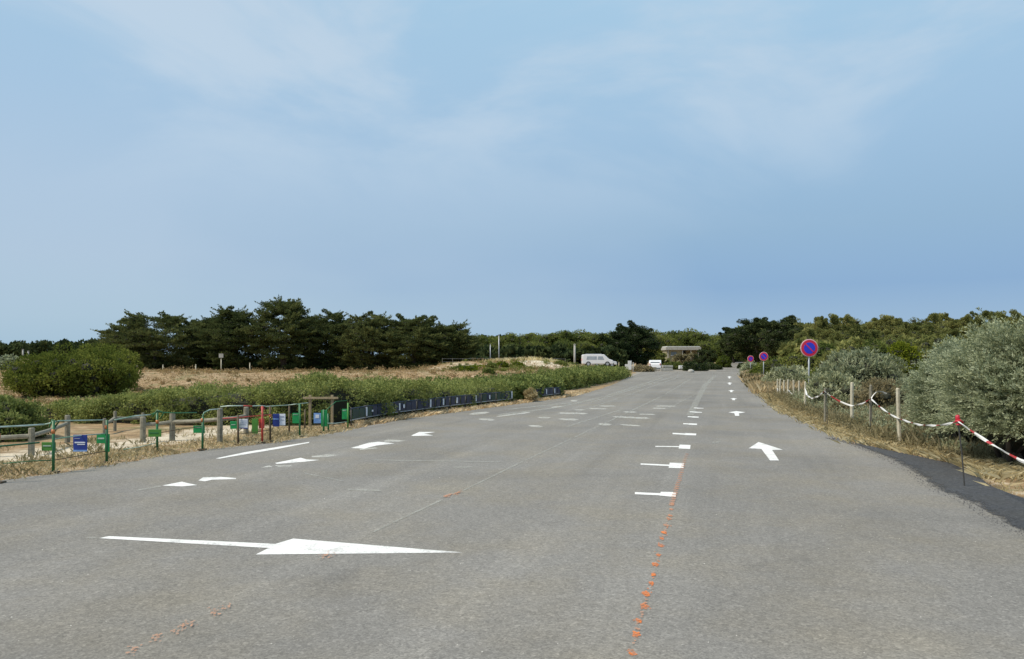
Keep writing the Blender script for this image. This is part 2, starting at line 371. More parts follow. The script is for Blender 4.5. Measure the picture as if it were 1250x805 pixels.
def wob(x, d):
    return (np.sin(x * .61 + d * .13) * np.sin(d * .37 + x * .11) * .5 + np.sin(x * 1.7 + 1.3) * np.sin(d * 1.3 + .4) * .25 + np.sin(x * .23 + 2) * .4)
def Tz(x, d):
    x = np.asarray(x, float); d = np.asarray(d, float); z = base_z(d)
    left = np.clip((xl(d) - .3 - x) / 6, 0, 1); left = left * left * (3 - 2 * left)
    right = np.clip((x - xr(d) - .4) / 5, 0, 1); right = right * right * (3 - 2 * right)
    s = np.clip((d - 42 - 1.5 * np.sin(x * .35) - .6 * np.sin(x * 1.1)) / 9, 0, 1); s = s * s * (3 - 2 * s)
    back = np.clip((d - 54) / 12, 0, 1)
    z = z + left * s * (.80 - .33 * back * (x < -7 + 0 * x) * np.clip((-6 - x) / 4, 0, 1) + .10 * wob(x, d) * np.clip((95 - d) / 30, 0, 1)) + left * .07 * np.sin(x * 2.1 + d) * np.sin(d * 1.7 + x * .6) * (d > 30) * (d < 70)
    z = z + left * .78 * bump(x, d, 1.3, 68, 5.0, 5.5) + left * .5 * bump(x, d, -3.8, 62, 3.0, 4.5)
    z = z + left * .35 * np.clip((d - 90) / 60, 0, 1) + right * (.12 + .04 * wob(x * 2, d * 2)) + right * np.clip((d - 40) / 60, 0, 1) * .8
    z = z + left * (d < 40) * .03 * wob(x * 3, d * 3)
    return z
def inlot(x, d): return (x > xl(d)) & (x < xr(d)) & (d < DEND)

def build_ground():
    ds = np.concatenate([np.arange(-6, 12, .5), np.arange(12, 30, .4), np.arange(30, 100, .8), np.arange(100, 200, 4), [220, 250, 300, 400, 600, 1000, 1600]])
    us = np.concatenate([np.linspace(-1, -.12, 90) , np.linspace(-.11, .6, 90), np.linspace(.61, 1.2, 30)])
    D, U = np.meshgrid(ds, us, indexing='ij')
    X = U * (D + 24)
    Z = Tz(X, D) - np.where((X > xl(D) + .05) & (X < xr(D) - .05) & (D < DEND - 1), .04, 0) - np.where(D > 300, 2.0 * np.clip((D - 300) / 600, 0, 1), 0)
    V = np.stack([X, D, Z], -1).reshape(-1, 3); n, m_ = D.shape
    i = np.arange(n - 1)[:, None] * m_ + np.arange(m_ - 1)[None]
    Fc = np.stack([i, i + 1, i + m_ + 1, i + m_], -1).reshape(-1, 4)
    me = np_mesh('ground', V, Fc, smooth=True)
    x, d = V[:, 0], V[:, 1]
    sand = .75 * bump(x, d, 2.9, 66, 3.2, 5) + .35 * bump(x, d, -3, 60, 3, 3)
    off = xl(d) - x
    sand = sand + ((d > 11) & (d < 24) & (off > -.2)) * np.exp(-((off - 2.2 - .08 * (d - 11)) / 1.3) ** 2) * .55 + .3 * bump(x, d, -10, 58, 8, 3)
    edge = np.exp(-((x - xr(d) - .35) / .3) ** 2) * .35
    a = me.attributes.new('sand', 'FLOAT', 'POINT'); a.data.foreach_set('value', (sand + edge).astype(np.float32))
    o = link('ground', me, M['ground']); tag(o, kind='structure'); return o
build_ground()

def strip(name, ds, fl, fr, n, zoff, mat, kind='structure', parent=None):
    V = []; Fc = []
    for d in ds:
        a, b = float(fl(d)), float(fr(d))
        for k in range(n + 1): V.append((a + (b - a) * k / n, d, float(base_z(d)) + zoff))
    for i in range(len(ds) - 1):
        for k in range(n):
            q = i * (n + 1) + k; Fc.append((q, q + 1, q + n + 2, q + n + 1))
    o = link(name, np_mesh(name, V, Fc), mat, parent)
    if kind and parent is None: tag(o, kind=kind)
    return o
rag = lambda d, s: .045 * math.sin(d * 5.1 + s) + .03 * math.sin(d * 13.7 + 2 * s) + .02 * math.sin(d * 31 + s)
lot = strip('parking_lot', list(np.arange(-6, 30, .12)) + list(np.arange(30, DEND + .1, .5)), lambda d: xl(d) + rag(d, 1), lambda d: xr(d) + rag(d, 4), 24, 0, M['asphalt'])
# road that carries on beyond the lot, and the trodden gravel forecourt left of it
strip('access_road', list(np.arange(DEND - .3, 215, 3)), lambda d: at(874, d) + (d - DEND) * .012, lambda d: float(xr(d)) - .01 * (d - DEND), 4, .016, M['asphalt'])
strip('gravel_forecourt', list(np.arange(76, 124, 1.5)), lambda d: max(at(772, d), xl(d) - 3.0) if d < 104 else at(772, d), lambda d: float(xl(d)) + .3 if d < 103 else at(874, d) + .1, 6, .008, simple('forecourt_gravel', (.30, .27, .22), (.2, .18, .15), 3, .9, .5))
# dark tar band along the right edge
TE = [(1330, 690, 1290, 640), (1250, 652, 1252, 613), (1221, 637, 1225, 604), (1190, 617, 1200, 594), (1140, 597, 1168, 569), (1110, 574, 1130, 561), (1075, 556, 1088, 552), (1041, 542, 1046, 543)]
tp = sorted([(gd(a, b), gd(c, e)) for a, b, c, e in TE], key=lambda q: q[0][1])
def tarband():
    ii = sorted([a for a, b in tp], key=lambda q: q[1]); oo = sorted([b for a, b in tp], key=lambda q: q[1]); m = 14
    V = []; Fc = []; al = []; ds = np.arange(5.0, ii[-1][1], .06)
    for d in ds:
        xi = np.interp(d, [p[1] for p in ii], [p[0] for p in ii]) + .02; xo = max(np.interp(d, [p[1] for p in oo], [p[0] for p in oo]) + .1, xi + .14)
        for j in range(m): f = j / (m - 1); V.append((xi + (xo - xi) * f, d, .005 + .006 * math.sin(math.pi * f) + .003 * math.sin(d * 9 + j) * math.sin(math.pi * f))); al.append(f)
    for i in range(len(ds) - 1):
        for j in range(m - 1): q = i * m + j; Fc.append((q, q + 1, q + m + 1, q + m))
    me = np_mesh('tar_shoulder', V, Fc, smooth=True); a = me.attributes.new('across', 'FLOAT', 'POINT'); a.data.foreach_set('value', np.array(al, np.float32))
    o = link('tar_shoulder', me, M['tar']); tag(o, kind='structure')
tarband()

# ------------------------------------------------------------------ painted markings (parts of the lot)
NM = [0]
def polymark(name, pts, mat='paint', h=.004, world=False):
    w = [gd(*p) for p in pts] if not world else pts
    NM[0] += 1; h = .0025 + NM[0] * .00002
    me = bpy.data.meshes.new(name); me.from_pydata([(x, d, float(base_z(d)) + h) for x, d in w], [], [tuple(range(len(w)))])
    return link(name, me, M[mat], lot)
polymark('painted_arrow', [(121, 657.5), (133, 655), (336, 664.5), (358, 658), (565, 675), (312, 677.5), (328, 669.5)])
polymark('painted_arrow', [(198, 593.2), (222, 588.4), (229, 590.2), (241, 592.6), (222, 594.2)])
polymark('painted_arrow', [(242, 587), (248, 583.2), (270, 582.6), (288, 584), (288, 585.3), (259, 586), (250, 588)])
polymark('painted_line', [(263, 560), (300, 552.2), (340, 545.8), (378, 539.8), (377, 541), (338, 548.6), (300, 554.8), (268, 560.3)])
polymark('painted_arrow', [(335.5, 565.6), (367, 559.2), (374, 561.2), (390, 562), (372, 564), (338, 566.8)])
for p in ([(318, 571.3), (329, 568.6), (333, 570.4)], [(335, 568.2), (357, 568.6), (354, 570), (340, 570.6)], [(380, 557.2), (400, 555), (415, 555.8), (400, 558), (382, 558.8)],
          [(468, 538.6), (474, 536.7), (497, 538.3), (486, 539.6), (470, 540)], [(438, 548.3), (458, 546.6), (462, 547.8), (440, 549.6)]):
    polymark('painted_fragment', p, 'paint_worn')
polymark('painted_arrow', [(428, 547.4), (450, 541), (462, 539.6), (482, 541.7), (460, 544.2), (445, 547.9)])
polymark('painted_arrow', [(502, 532), (512, 527.6), (531.6, 527.8), (518, 529.8), (529, 532), (504, 532.6)])
def bar(x0, y0, x1, y1, th, mat='paint_worn', name='painted_line'):
    w_ = x1 - x0; sl = (y1 - y0) / w_; q = min(.22, .9 * abs(th) * 3 / w_)
    polymark(name, [(x0, y0), (x0 + w_ * q, y0 + sl * w_ * q - th / 2), (x1 - w_ * q, y1 - sl * w_ * q - th / 2), (x1, y1), (x1 - w_ * q, y1 - sl * w_ * q + th / 2), (x0 + w_ * q, y0 + sl * w_ * q + th / 2)], mat)
for a in [(572, 506, 598, 503.6, 2.4), (584, 512, 604, 513, 2.4), (606, 508.8, 648, 503.5, 1.4), (644.5, 520, 663, 521.2, 2.2), (656, 510, 673, 510.3, 1.6), (680.5, 511.8, 707, 512.6, 2.2),
          (680, 504.5, 718, 505.4, 1.8), (730, 518, 747, 518.6, 2.4), (747, 509, 794, 511, 1.8), (757, 518.6, 783, 520.3, 1.5), (760, 503, 778, 503.5, 1.5), (718, 499, 742, 499.6, 1.2),
          (731, 496, 752, 496.2, 1.2), (800, 496, 826, 496.3, 1.2), (796, 498.6, 814, 499, 1.2), (779, 506, 800, 506.4, 1.2), (700, 500.5, 715, 500.8, 1.1), (672, 497.5, 688, 496.5, 1.6), (696, 489.7, 705, 489.5, 1.8)]:
    bar(*a)
for a in [(422, 598, 467, 599.4, 1.8), (454, 562, 613, 564.5, 1.0), (552, 571, 578, 570.6, 1.6), (165, 599.5, 198, 593.8, 1.8), (103, 657.6, 119, 657, 1.6), (452, 651.5, 543, 609, 2.2), (564, 600, 640, 563, 1.8),
          (640, 563, 700, 535, 1.5), (700, 535, 760, 507, 1.3), (760, 507, 810, 483, 1.6), (810, 483, 848, 460, 1.4), (690, 522, 760, 500, 1.2), (814, 500, 852, 480, 1.0), (620, 500, 700, 492, 1.2), (720, 492, 790, 470, 1.2), (790, 470, 822, 460, 1.0), (370, 578, 420, 588, 1.2), (868, 541, 880, 540, 2),
          (606, 507, 680, 498, 1.6), (680, 498, 736, 485, 1.6), (736, 485, 810, 461, 1.5), (700, 505, 760, 485, .8), (760, 485, 830, 460, .8)]:
    bar(*a, 'paint_faint', 'faded_line')
polymark('faded_line', [(838, 507), (847, 507), (857, 484), (864, 470), (875, 459), (871, 459), (858, 470), (850, 484)], 'paint_faint')
# bay ends: a thin line ending in a block
for (xa, ya, xm, ym, xb, t1, t2) in [(775, 602.6, 806, 604, 825.5, 2.6, 6.8), (782, 567, 817, 568.6, 835, 1.7, 7.2), (800, 545.4, 829, 545.7, 843, 1.1, 5.6), (821, 529.6, 836, 530.4, 850, 1.6, 3.2), (834, 517.6, 841, 518, 851, 1.2, 2.4),
                                     (839.5, 509, 845, 509.3, 853, 1, 1.9), (842, 503, 848, 503.4, 857, .9, 1.5), (847, 498.3, 851, 498.4, 859, .8, 1.2)]:
    h_ = t1 / 2; H_ = t2 / 2; s = (t2 * .35)
    polymark('bay_mark', [(xa, ya - h_), (xm, ym - h_), (xm + .6, ym - H_ + .3), (xb, ym - H_ + .8), (xb - s * .3, ym + H_), (xm - s * .3, ym + H_ - .5 if t2 > 5.5 and ya < 590 else ym + h_ + .3), (xm - s * .2, ym + h_), (xa, ya + h_)])
# lane arrows on the right
polymark('lane_arrow', [(914, 547.7), (926, 540), (955.6, 549.5), (942.5, 549.8), (951, 562.6), (940, 562.6), (929.5, 548.6)])
polymark('lane_arrow', [(889, 503.7), (899, 502.2), (910, 503.7), (902, 504.8), (902.5, 508), (897.4, 508), (896.3, 504.8)])
for x, y, w in [(895.6, 487.3, 4.6), (892.7, 477.4, 4), (890.7, 468.2, 3.6), (890.4, 460.6, 3)]:
    polymark('lane_arrow', [(x - w, y), (x, y - 1.1), (x + w, y), (x + w * .35, y + .2), (x + w * .35, y + 1.6), (x - w * .3, y + 1.6), (x - w * .4, y + .2)])
# orange survey dots
def blot(px, py, r, mat, ex=1.0):
    cx, cd = gd(px, py); n = 14; ph = random.random() * 6
    pts = []
    for k in range(n):
        a = 2 * math.pi * k / n; q = r * random.uniform(.8, 1.15)
        pts.append((cx + math.cos(a) * q, cd + math.sin(a) * q * ex))
    polymark('orange_dot', pts, mat, .0045, True)
for k, (x, y) in enumerate([(358, 775), (378, 688), (390, 622), (418, 552), (428, 493), (452, 443), (462, 400), (472, 353), (485, 308), (498, 262), (503, 228), (513, 200), (525, 165), (537, 132), (542, 118), (548, 88), (553, 62)]):
    blot(680 + x * .2546, 600 + y * .2546, random.choice((.018, .022, .026)), 'orange_paint' if k < 12 else 'orange_faint', 2.4)
    for _ in range(7): blot(680 + x * .2546 + random.gauss(0, 4) * (1 - k / 22), 600 + y * .2546 + random.gauss(0, 3.5) * (1 - k / 20), random.uniform(.003, .008), 'orange_paint', 2)
for k in range(26):
    f = k / 25; blot(820 + 18 * f + random.uniform(-.5, .5), 617 - 62 * f, .03, 'orange_faint', 2)
for k in range(40):
    f = random.random(); blot(770 + 50 * f + random.uniform(-2, 2) * (1 - .6 * f), 797 - 177 * f, random.uniform(.006, .012), 'orange_faint', 1.6)
for k in range(46): q = random.random(); blot(543 + q * 21 + random.gauss(0, 1.5), 607 - q * 6.5 + random.gauss(0, .8), random.uniform(.008, .018), 'orange_faint', 1.6)
for x, y in [(160, 797), (163, 794), (188, 782), (194, 779), (212, 772), (222, 769), (227, 764), (232, 763), (260, 747), (262, 751), (277, 742), (396, 680), (399, 682), (403, 678)]:
    for _ in range(9): blot(x + random.gauss(0, 4), y + random.gauss(0, 2.2), random.uniform(.003, .009), 'orange_faint', 1.8)

# ------------------------------------------------------------------ foliage makers
def unit(v): return v / (np.linalg.norm(v, axis=-1, keepdims=True) + 1e-9)
def leaves_from(C, Rr, n, ll, lw, up=.25, rnd=.6, tint_c=None, shell=.55, wind=(0, 0, 0), rs=RNG):
    """leaf-sized faces spread over clumps: C centres (K,3), Rr radii (K,3)"""
    K = len(C); idx = np.repeat(np.arange(K), n); T = len(idx)
    dirs = unit(rs.normal(size=(T, 3))); rad = shell + (1 - shell) * rs.random((T, 1)) ** .6
    P = C[idx] + dirs * Rr[idx] * rad
    ax = unit(dirs + rs.normal(size=(T, 3)) * rnd + np.array([0, 0, up]) + np.array(wind))
    sd_ = unit(np.cross(ax, rs.normal(size=(T, 3)))); Ln = ll * rs.uniform(.6, 1.3, (T, 1)); Wd = lw * rs.uniform(.6, 1.3, (T, 1))
    a = P - ax * Ln * .5; b = P + sd_ * Wd * .5; c = P + ax * Ln * .5; e = P - sd_ * Wd * .5
    V = np.stack([a, b, c, e], 1).reshape(-1, 3)
    tc_ = (rs.random(K) if tint_c is None else tint_c)[idx]
    tint = np.clip(.55 * tc_ + .45 * rs.random(T), 0, 1)
    return V, tint
def quads(V): return np.arange(len(V)).reshape(-1, 4)
def foliage(name, V, tint, mat, parent=None): return link(name, np_mesh(name, V, quads(V), tint), mat, parent)
def ico(c, r, sub=1, jit=.15):
    import bmesh
    b = bmesh.new(); bmesh.ops.create_icosphere(b, subdivisions=sub, radius=1)
    for v in b.verts: v.co *= 1 + random.uniform(-jit, jit)
    vs = [(c[0] + v.co.x * r[0], c[1] + v.co.y * r[1], c[2] + v.co.z * r[2]) for v in b.verts]; fs = [tuple(v.index for v in f.verts) for f in b.faces]; b.free()
    return vs, fs
def trunk(mb, h, r, tips, lean=(0, 0)):
    top = Vector((lean[0] * h, lean[1] * h, h * .62))
    pts = [Vector((0, 0, -.2)), Vector((lean[0] * h * .2 + .05 * h * random.uniform(-.5, .5), 0, h * .2)), Vector((lean[0] * h * .55, lean[1] * h * .5, h * .42)), top]
    mb.tube(pts, [r * 1.25, r, r * .75, r * .4], 8)
    for tpt in tips:
        tpt = Vector(tpt); s = pts[random.choice((1, 2, 2))].lerp(pts[3], random.uniform(0, .6)); mid = s.lerp(tpt, .5) + Vector((0, 0, random.uniform(-.05, .12) * h))
        mb.tube([s, mid, tpt], [r * .42, r * .26, r * .08], 5)
def crown_pts(K, w, dep, z0, z1, style, rs):
    """clump centres inside a crown envelope, local coordinates"""
    out = []
    while len(out) < K:
        p = rs.uniform(-1, 1, 3); rr_ = math.hypot(p[0], p[1]); zf = (p[2] + 1) / 2
        if style == 'flat': lim = (.45 + .55 * math.sin(min(1, zf * 1.35) * math.pi * .62)) * (1 - .55 * max(0, zf - .62) / .38)
        elif style == 'round': lim = math.sqrt(max(0, 1 - p[2] ** 2)) ** .7
        else: lim = math.sqrt(max(0, 1 - zf ** 2)) ** .8
        if rr_ > lim: continue
        if rr_ < lim * .45 and zf < .8 and rs.random() < .6: continue
        out.append((p[0] * w / 2, p[1] * dep / 2, z0 + (z1 - z0) * zf))
    return np.array(out)
def make_tree(name, w, h, style, mat, K, n, cr, flat, ll, lw, z0=.25, dep=None, up=.2, rs=None, lean=(0, 0), spikes=0, wind=(0, 0, 0), core=True, ntrunk=1, loc=(0, 0, 0), rz=0, fronds=0):
    rs = rs or RNG
    t = thing(name, loc, rz)
    C = crown_pts(K, w, dep or w, h * z0, h * .95, style, rs)
    if spikes:
        tops = C[np.argsort(-C[:, 2])[:max(3, K // 4)]]
        ex = []
        for q in range(spikes):
            b = tops[rs.integers(len(tops))]; dr = np.array([rs.choice([-1, 1]) * rs.uniform(.5, 1.3), rs.uniform(-.4, .4), rs.uniform(.25, .7)]) * cr
            for s in range(4): ex.append(b + dr * s * .5)
        C = np.concatenate([C, np.array(ex)])
    Rr = np.stack([cr * rs.uniform(.7, 1.35, len(C))] * 3, 1); Rr[:, 2] *= flat * rs.uniform(.8, 1.2, len(C))
    if spikes: Rr[K:] *= np.array([.5, .5, .75])
    C[:, 0] += lean[0] * C[:, 2]; C[:, 1] += lean[1] * C[:, 2]
    tints = rs.random(len(C))
    V, tint = leaves_from(C, Rr, n, ll, lw, up, .6, tints, .5, wind, rs)
    if fronds:
        cc = C.mean(0); oi_ = rs.integers(0, K, fronds); B0 = C[oi_]; o_ = B0 - cc; o_[:, 2] *= .4; keepf = (np.abs(o_[:, 0]) > w * .12) | (B0[:, 2] > h * .6); B0 = B0[keepf]; o_ = unit(o_[keepf] + rs.normal(size=B0.shape) * .5); nf = len(B0)
        Lf = rs.uniform(.5, 1.4, nf); q = 46; ii = np.repeat(np.arange(nf), q); f = rs.random(nf * q)
        P = B0[ii] + o_[ii] * (f * Lf[ii])[:, None] * np.array([1, 1, .45]) + np.array([0, 0, 1.]) * (f ** 2 * Lf[ii] * .2)[:, None] + rs.normal(size=(nf * q, 3)) * (.13 * (1.1 - f))[:, None] * np.array([1, 1, .55])
        la = unit(o_[ii] + np.array([0, 0, .5]) + rs.normal(size=(nf * q, 3)) * .45); sw = unit(np.cross(la, rs.normal(size=(nf * q, 3)))); Ln = .2 * rs.uniform(.6, 1.3, (nf * q, 1)); Wd = .085 * rs.uniform(.6, 1.3, (nf * q, 1))
        V2 = np.stack([P, P + la * Ln * .5 + sw * Wd * .5, P + la * Ln, P + la * Ln * .5 - sw * Wd * .5], 1).reshape(-1, 3)
        V = np.concatenate([V, V2]); tint = np.concatenate([tint, np.clip(.35 + .45 * rs.random(nf)[ii] + .2 * rs.random(nf * q), 0, 1)])
    foliage('crown', V, tint, mat, t)
    mb = MB(); tips = [tuple(C[i]) for i in rs.choice(K, min(K, 12), replace=False)]
    for q in range(ntrunk):
        trunk(mb, h, max(.09, h * .028), tips[q::ntrunk], (lean[0] + (q - (ntrunk - 1) / 2) * .12, lean[1]))
    mb.build('trunk', M['bark'], t, smooth=True)
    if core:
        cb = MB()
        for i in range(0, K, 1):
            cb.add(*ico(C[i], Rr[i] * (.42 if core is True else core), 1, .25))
        tag(cb.build('crown_shade_core', M['dark_core'], t), kind='stuff')  # opaque lumps added to stop see-through, coloured dark like the crown's shaded inside
    return t
def place(o, x, d, sc=1.0, rz=None, sz=None, dz=0):
    o.location = (x, d, float(Tz(x, d)) + dz); o.scale = (sc, sc, sz or sc)
    if rz is not None: o.rotation_euler = (0, 0, rz)
    return o

# ------------------------------------------------------------------ left cypresses (each its own crown)
cyp = [  # centre px, width px, top py, depth, lean, label
    (190, 128, 379, 84, -.10, 'wide dark cypress at the left end of the clump, its flat top leaning left', 'flat'),
    (160, 70, 402, 88, -.2, 'small low dark cypress behind the green shrub, left of the cypress clump', 'flat'),
    (258, 62, 383, 90, 0.05, 'dark cypress filling the dip between the leftmost tree and the tallest', 'flat'),
    (288, 74, 372, 84, -.08, 'ragged cypress with forked tip just left of the tallest one', 'flat'),
    (346, 88, 358, 83, 0, 'tallest dark cypress with a domed top in the middle of the clump', 'flat'),
    (400, 84, 377, 86, .05, 'dark cypress just right of the tallest one in the clump', 'flat'),
    (452, 86, 379, 84, .06, 'broad cypress with wispy tips in the right half of the clump', 'flat'),
    (505, 78, 385, 83, .08, 'cypress with a jagged crown second from the right end of the clump', 'flat'),
    (544, 74, 392, 85, .12, 'lowest cypress sloping down at the right end of the clump', 'flat')]
for i, (px, wpx, ty, d, lean, lab, st) in enumerate(cyp):
    x = at(px, d); g = float(Tz(x, d)); h = (zat(ty, d) - g) * .94; w = wpx * d / F * 1.0
    rs = np.random.default_rng(100 + i)
    t = make_tree('cypress_tree', w, h, 'flat', M['cypress'], int(220 + w * 18), 125, .66, .36, .22, .075, z0=.03, dep=w * .9, up=.45, rs=rs, lean=(lean * .35, 0), spikes=24, wind=(-.15, 0, .2), ntrunk=2, core=.3, fronds=int(150 + w * 22))
    place(t, x, d); tag(t, lab, 'tree', 'dark cypresses behind the dune')
ORD = ['first', 'second', 'third', 'fourth', 'fifth', 'sixth', 'seventh', 'eighth', 'ninth', 'tenth', 'eleventh', 'twelfth', 'thirteenth', 'fourteenth', 'fifteenth', 'sixteenth', 'seventeenth', 'eighteenth']
# ------------------------------------------------------------------ middle wood
protoB = [make_tree('broadleaf_tree', 6.5, 6.5, 'round', M['broadleaf'], 70, 170, 1.0, .75, .30, .17, z0=.1, rs=np.random.default_rng(200 + i)) for i in range(3)]
protoP = [make_tree('pine_tree', 6.5, 7.5, 'flat', M['pine'], 75, 170, .95, .5, .30, .12, z0=.12, rs=np.random.default_rng(300 + i), spikes=6) for i in range(4)]
usedB = [False] * 3; usedP = [False] * 4
def inst(protos, used, k, px, d, ty, wsc=1.0, label=None, cat='tree', group=None):
    o = protos[k] if not used[k] else copy_tree(protos[k]); used[k] = True
    hh = 6.5 if protos is protoB else 7.5
    x = at(px, d); g = float(Tz(x, d)); s = (zat(ty, d) - g) / hh
    o.location = (x, d, g); o.scale = (s * wsc, s * wsc, s); o.rotation_euler = (0, 0, random.uniform(0, 6.28))
    tag(o, label, cat, group); return o
labm = 'green tree in the even wood behind the sandy mound'
for i, (px, ty, d) in enumerate(sorted([(572, 413, 135), (590, 410, 125), (604, 409, 140), (622, 408, 120), (640, 406, 128), (655, 408, 138), (668, 406, 122), (684, 405, 130), (700, 403, 120), (716, 404, 128), (730, 406, 118), (742, 405, 130), (655, 418, 112), (625, 420, 112), (690, 417, 112), (716, 418, 110), (598, 422, 112)])):
    inst(protoB, usedB, i % 3, px, d, ty, 1.1, ORD[i] + ' green tree from the left in the wood behind the sandy mound', 'tree', 'wood behind the sandy mound')
for i, (px, ty, d) in enumerate(sorted([(806, 404, 190), (822, 403, 195), (838, 403, 190), (850, 406, 185), (812, 410, 180), (868, 410, 200), (880, 409, 205), (860, 416, 178), (886, 414, 190)])):
    inst(protoB, usedB, (i + 1) % 3, px, d, ty, 1.0, ORD[i] + ' tree from the left in the far wood behind the flat roofed building', 'tree', 'far wood behind the building')
for i, (px, wpx, ty, d, lab) in enumerate([(778, 52, 396, 118, 'dark pointed evergreen standing behind the white panel, left of the building'),
                                      (757, 30, 404, 116, 'dark evergreen squeezed against the pointed one, above the white van')]):
    x = at(px, d); g = float(Tz(x, d)); h = zat(ty, d) - g; w = wpx * d / F
    t = make_tree('evergreen_tree', w, h, 'flat', M['darktree'], 110, 190, .8, .5, .26, .11, z0=.12, rs=np.random.default_rng(400 + i), spikes=6)
    place(t, x, d); tag(t, lab, 'tree')
# dark trees flanking the road end
for i, (px, wpx, ty, d, lab) in enumerate([(925, 74, 389, 128, 'broad dark pine whose flat crown overhangs the far end of the road'),
                                          (958, 50, 390, 120, 'dark spreading pine just behind and right of the far small signs'),
                                          (896, 26, 402, 165, 'small dark tree at the left of the far road end')]):
    x = at(px, d); g = float(Tz(x, d)); h = zat(ty, d) - g; w = wpx * d / F
    t = make_tree('pine_tree', w, h, 'flat', M['darktree'], 130, 200, .95, .45, .30, .12, z0=.12, rs=np.random.default_rng(450 + i), spikes=10, lean=(-.04, 0))
    place(t, x, d); tag(t, lab, 'tree')
# right-hand pine wood: back row and lower front row
labp = 'pine in the top row of the dense wood behind the right-hand shrubs'
k = 0
for i, (px, ty) in enumerate([(975, 389), (992, 391), (1010, 388), (1028, 387), (1045, 391), (1062, 392), (1080, 389), (1098, 390), (1116, 389), (1134, 387), (1152, 386), (1170, 387), (1188, 385), (1206, 384), (1224, 384), (1242, 381), (1262, 381), (1290, 380)]):
    inst(protoP, usedP, k % 4, px + random.uniform(-4, 4), random.uniform(112, 126), ty, .85, ORD[i] + ' pine from the left in the top row of the right-hand wood', 'tree', 'top row of the right-hand pine wood'); k += 1
labq = 'lower pine at the front of the dense wood behind the right-hand shrubs'
for i, (px, ty) in enumerate([(985, 404), (1006, 402), (1026, 405), (1048, 401), (1068, 406), (1090, 402), (1112, 404), (1134, 401), (1158, 404), (1182, 400), (1206, 402), (1232, 399), (1262, 400)]):
    inst(protoP, usedP, k % 4, px + random.uniform(-5, 5), random.uniform(84, 98), ty, .95, ORD[i] + ' pine from the left in the lower front row of the right-hand wood', 'tree', 'front row of the right-hand pine wood'); k += 1
# far wood on the horizon: one mass
def far_wood(name, segs, mat, label, seed):
    rs = np.random.default_rng(seed); C = []; Rr = []
    for (p0, p1, t0, t1, d0, d1, n) in segs:
        for _ in range(n):
            f = rs.random(); px = p0 + (p1 - p0) * f; d = rs.uniform(d0, d1); x = at(px, d); g = float(Tz(x, d)) - (.6 if d > 280 else 0)
            top = zat(t0 + (t1 - t0) * f + 2.2 * math.sin(px * .21) + 1.5 * math.sin(px * .53 + 1), d)
            C.append((x, d, g + (top - g) * rs.random() ** .6 * .95)); r = rs.uniform(1.0, 2.0) * d / 220; Rr.append((r, r, r * .6))
    V, tint = leaves_from(np.array(C), np.array(Rr), 44, 1.1, .7, .2, .7, None, .3, rs=rs)
    o = foliage(name, V, tint, mat); tag(o, label, 'wood', kind='stuff')
far_wood('distant_wood', [(-60, 150, 423, 417, 250, 290, 420), (-20, 30, 420, 421, 250, 260, 40)], M['darktree'], 'distant dark line of trees on the horizon at far left', 1)
far_wood('distant_wood', [(540, 900, 413, 411, 215, 245, 560), (860, 960, 420, 418, 218, 232, 260)], M['darktree'], 'distant dark wood on the horizon behind the building and road', 2)
far_wood('distant_wood', [(900, 1340, 398, 390, 140, 160, 620)], M['pine'], 'depth of the dense wood showing between the right-hand pines', 3)
# undergrowth at the foot of the woods
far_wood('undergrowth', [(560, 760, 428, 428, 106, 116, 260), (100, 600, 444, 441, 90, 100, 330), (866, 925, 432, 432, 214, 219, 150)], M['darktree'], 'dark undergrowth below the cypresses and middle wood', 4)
far_wood('undergrowth', [(960, 1320, 420, 412, 70, 84, 330)], M['pine'], 'green undergrowth at the foot of the right-hand pine wood', 5)

# ------------------------------------------------------------------ shrubs
def shrub(name, px, d, wpx, ty, mat, label, K, n, cr, ll, lw, flat=.8, style='dome', z0=.02, dep=None, up=.3, seed=0, wind=(0, 0, 0), core=.62, group=None, dz=0, nstem=5, cat='shrub', rnd=.6, shell=.55, extra=None):
    rs = np.random.default_rng(seed); x = at(px, d); g = float(Tz(x, d)) + dz; w = wpx * d / F; h = max(zat(ty, d) - g, .4)
    t = thing(name, (x, d, g), 0, label, cat, group)
    C = crown_pts(K, w, dep or w, h * z0, max(.1, h - cr * .5), style, rs)
    if extra is not None: C = np.concatenate([C, np.array(extra)])
    Rr = np.stack([cr * rs.uniform(.65, 1.35, len(C))] * 3, 1); Rr[:, 2] *= flat
    V, tint = leaves_from(C, Rr, n, ll, lw, up, rnd, None, shell, wind, rs)
    foliage('foliage', V, tint, mat, t)
    mb = MB()
    for q in range(nstem):
        e = C[rs.integers(len(C))]; mb.tube([(rs.uniform(-.1, .1) * w, rs.uniform(-.1, .1) * w, -.1), tuple(e * .5 + np.array([0, 0, .05])), tuple(e)], [.035 * h ** .5 + .015, .025 * h ** .5, .008], 5)
    mb.build('stems', M['bark'], t, smooth=True)
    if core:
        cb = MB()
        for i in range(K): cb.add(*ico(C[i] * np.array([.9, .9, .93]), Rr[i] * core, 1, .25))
        tag(cb.build('shade_core', M['dark_core'], t), kind='stuff')  # added filler lumps, shade of the shrub's inside put into their colour
    return t
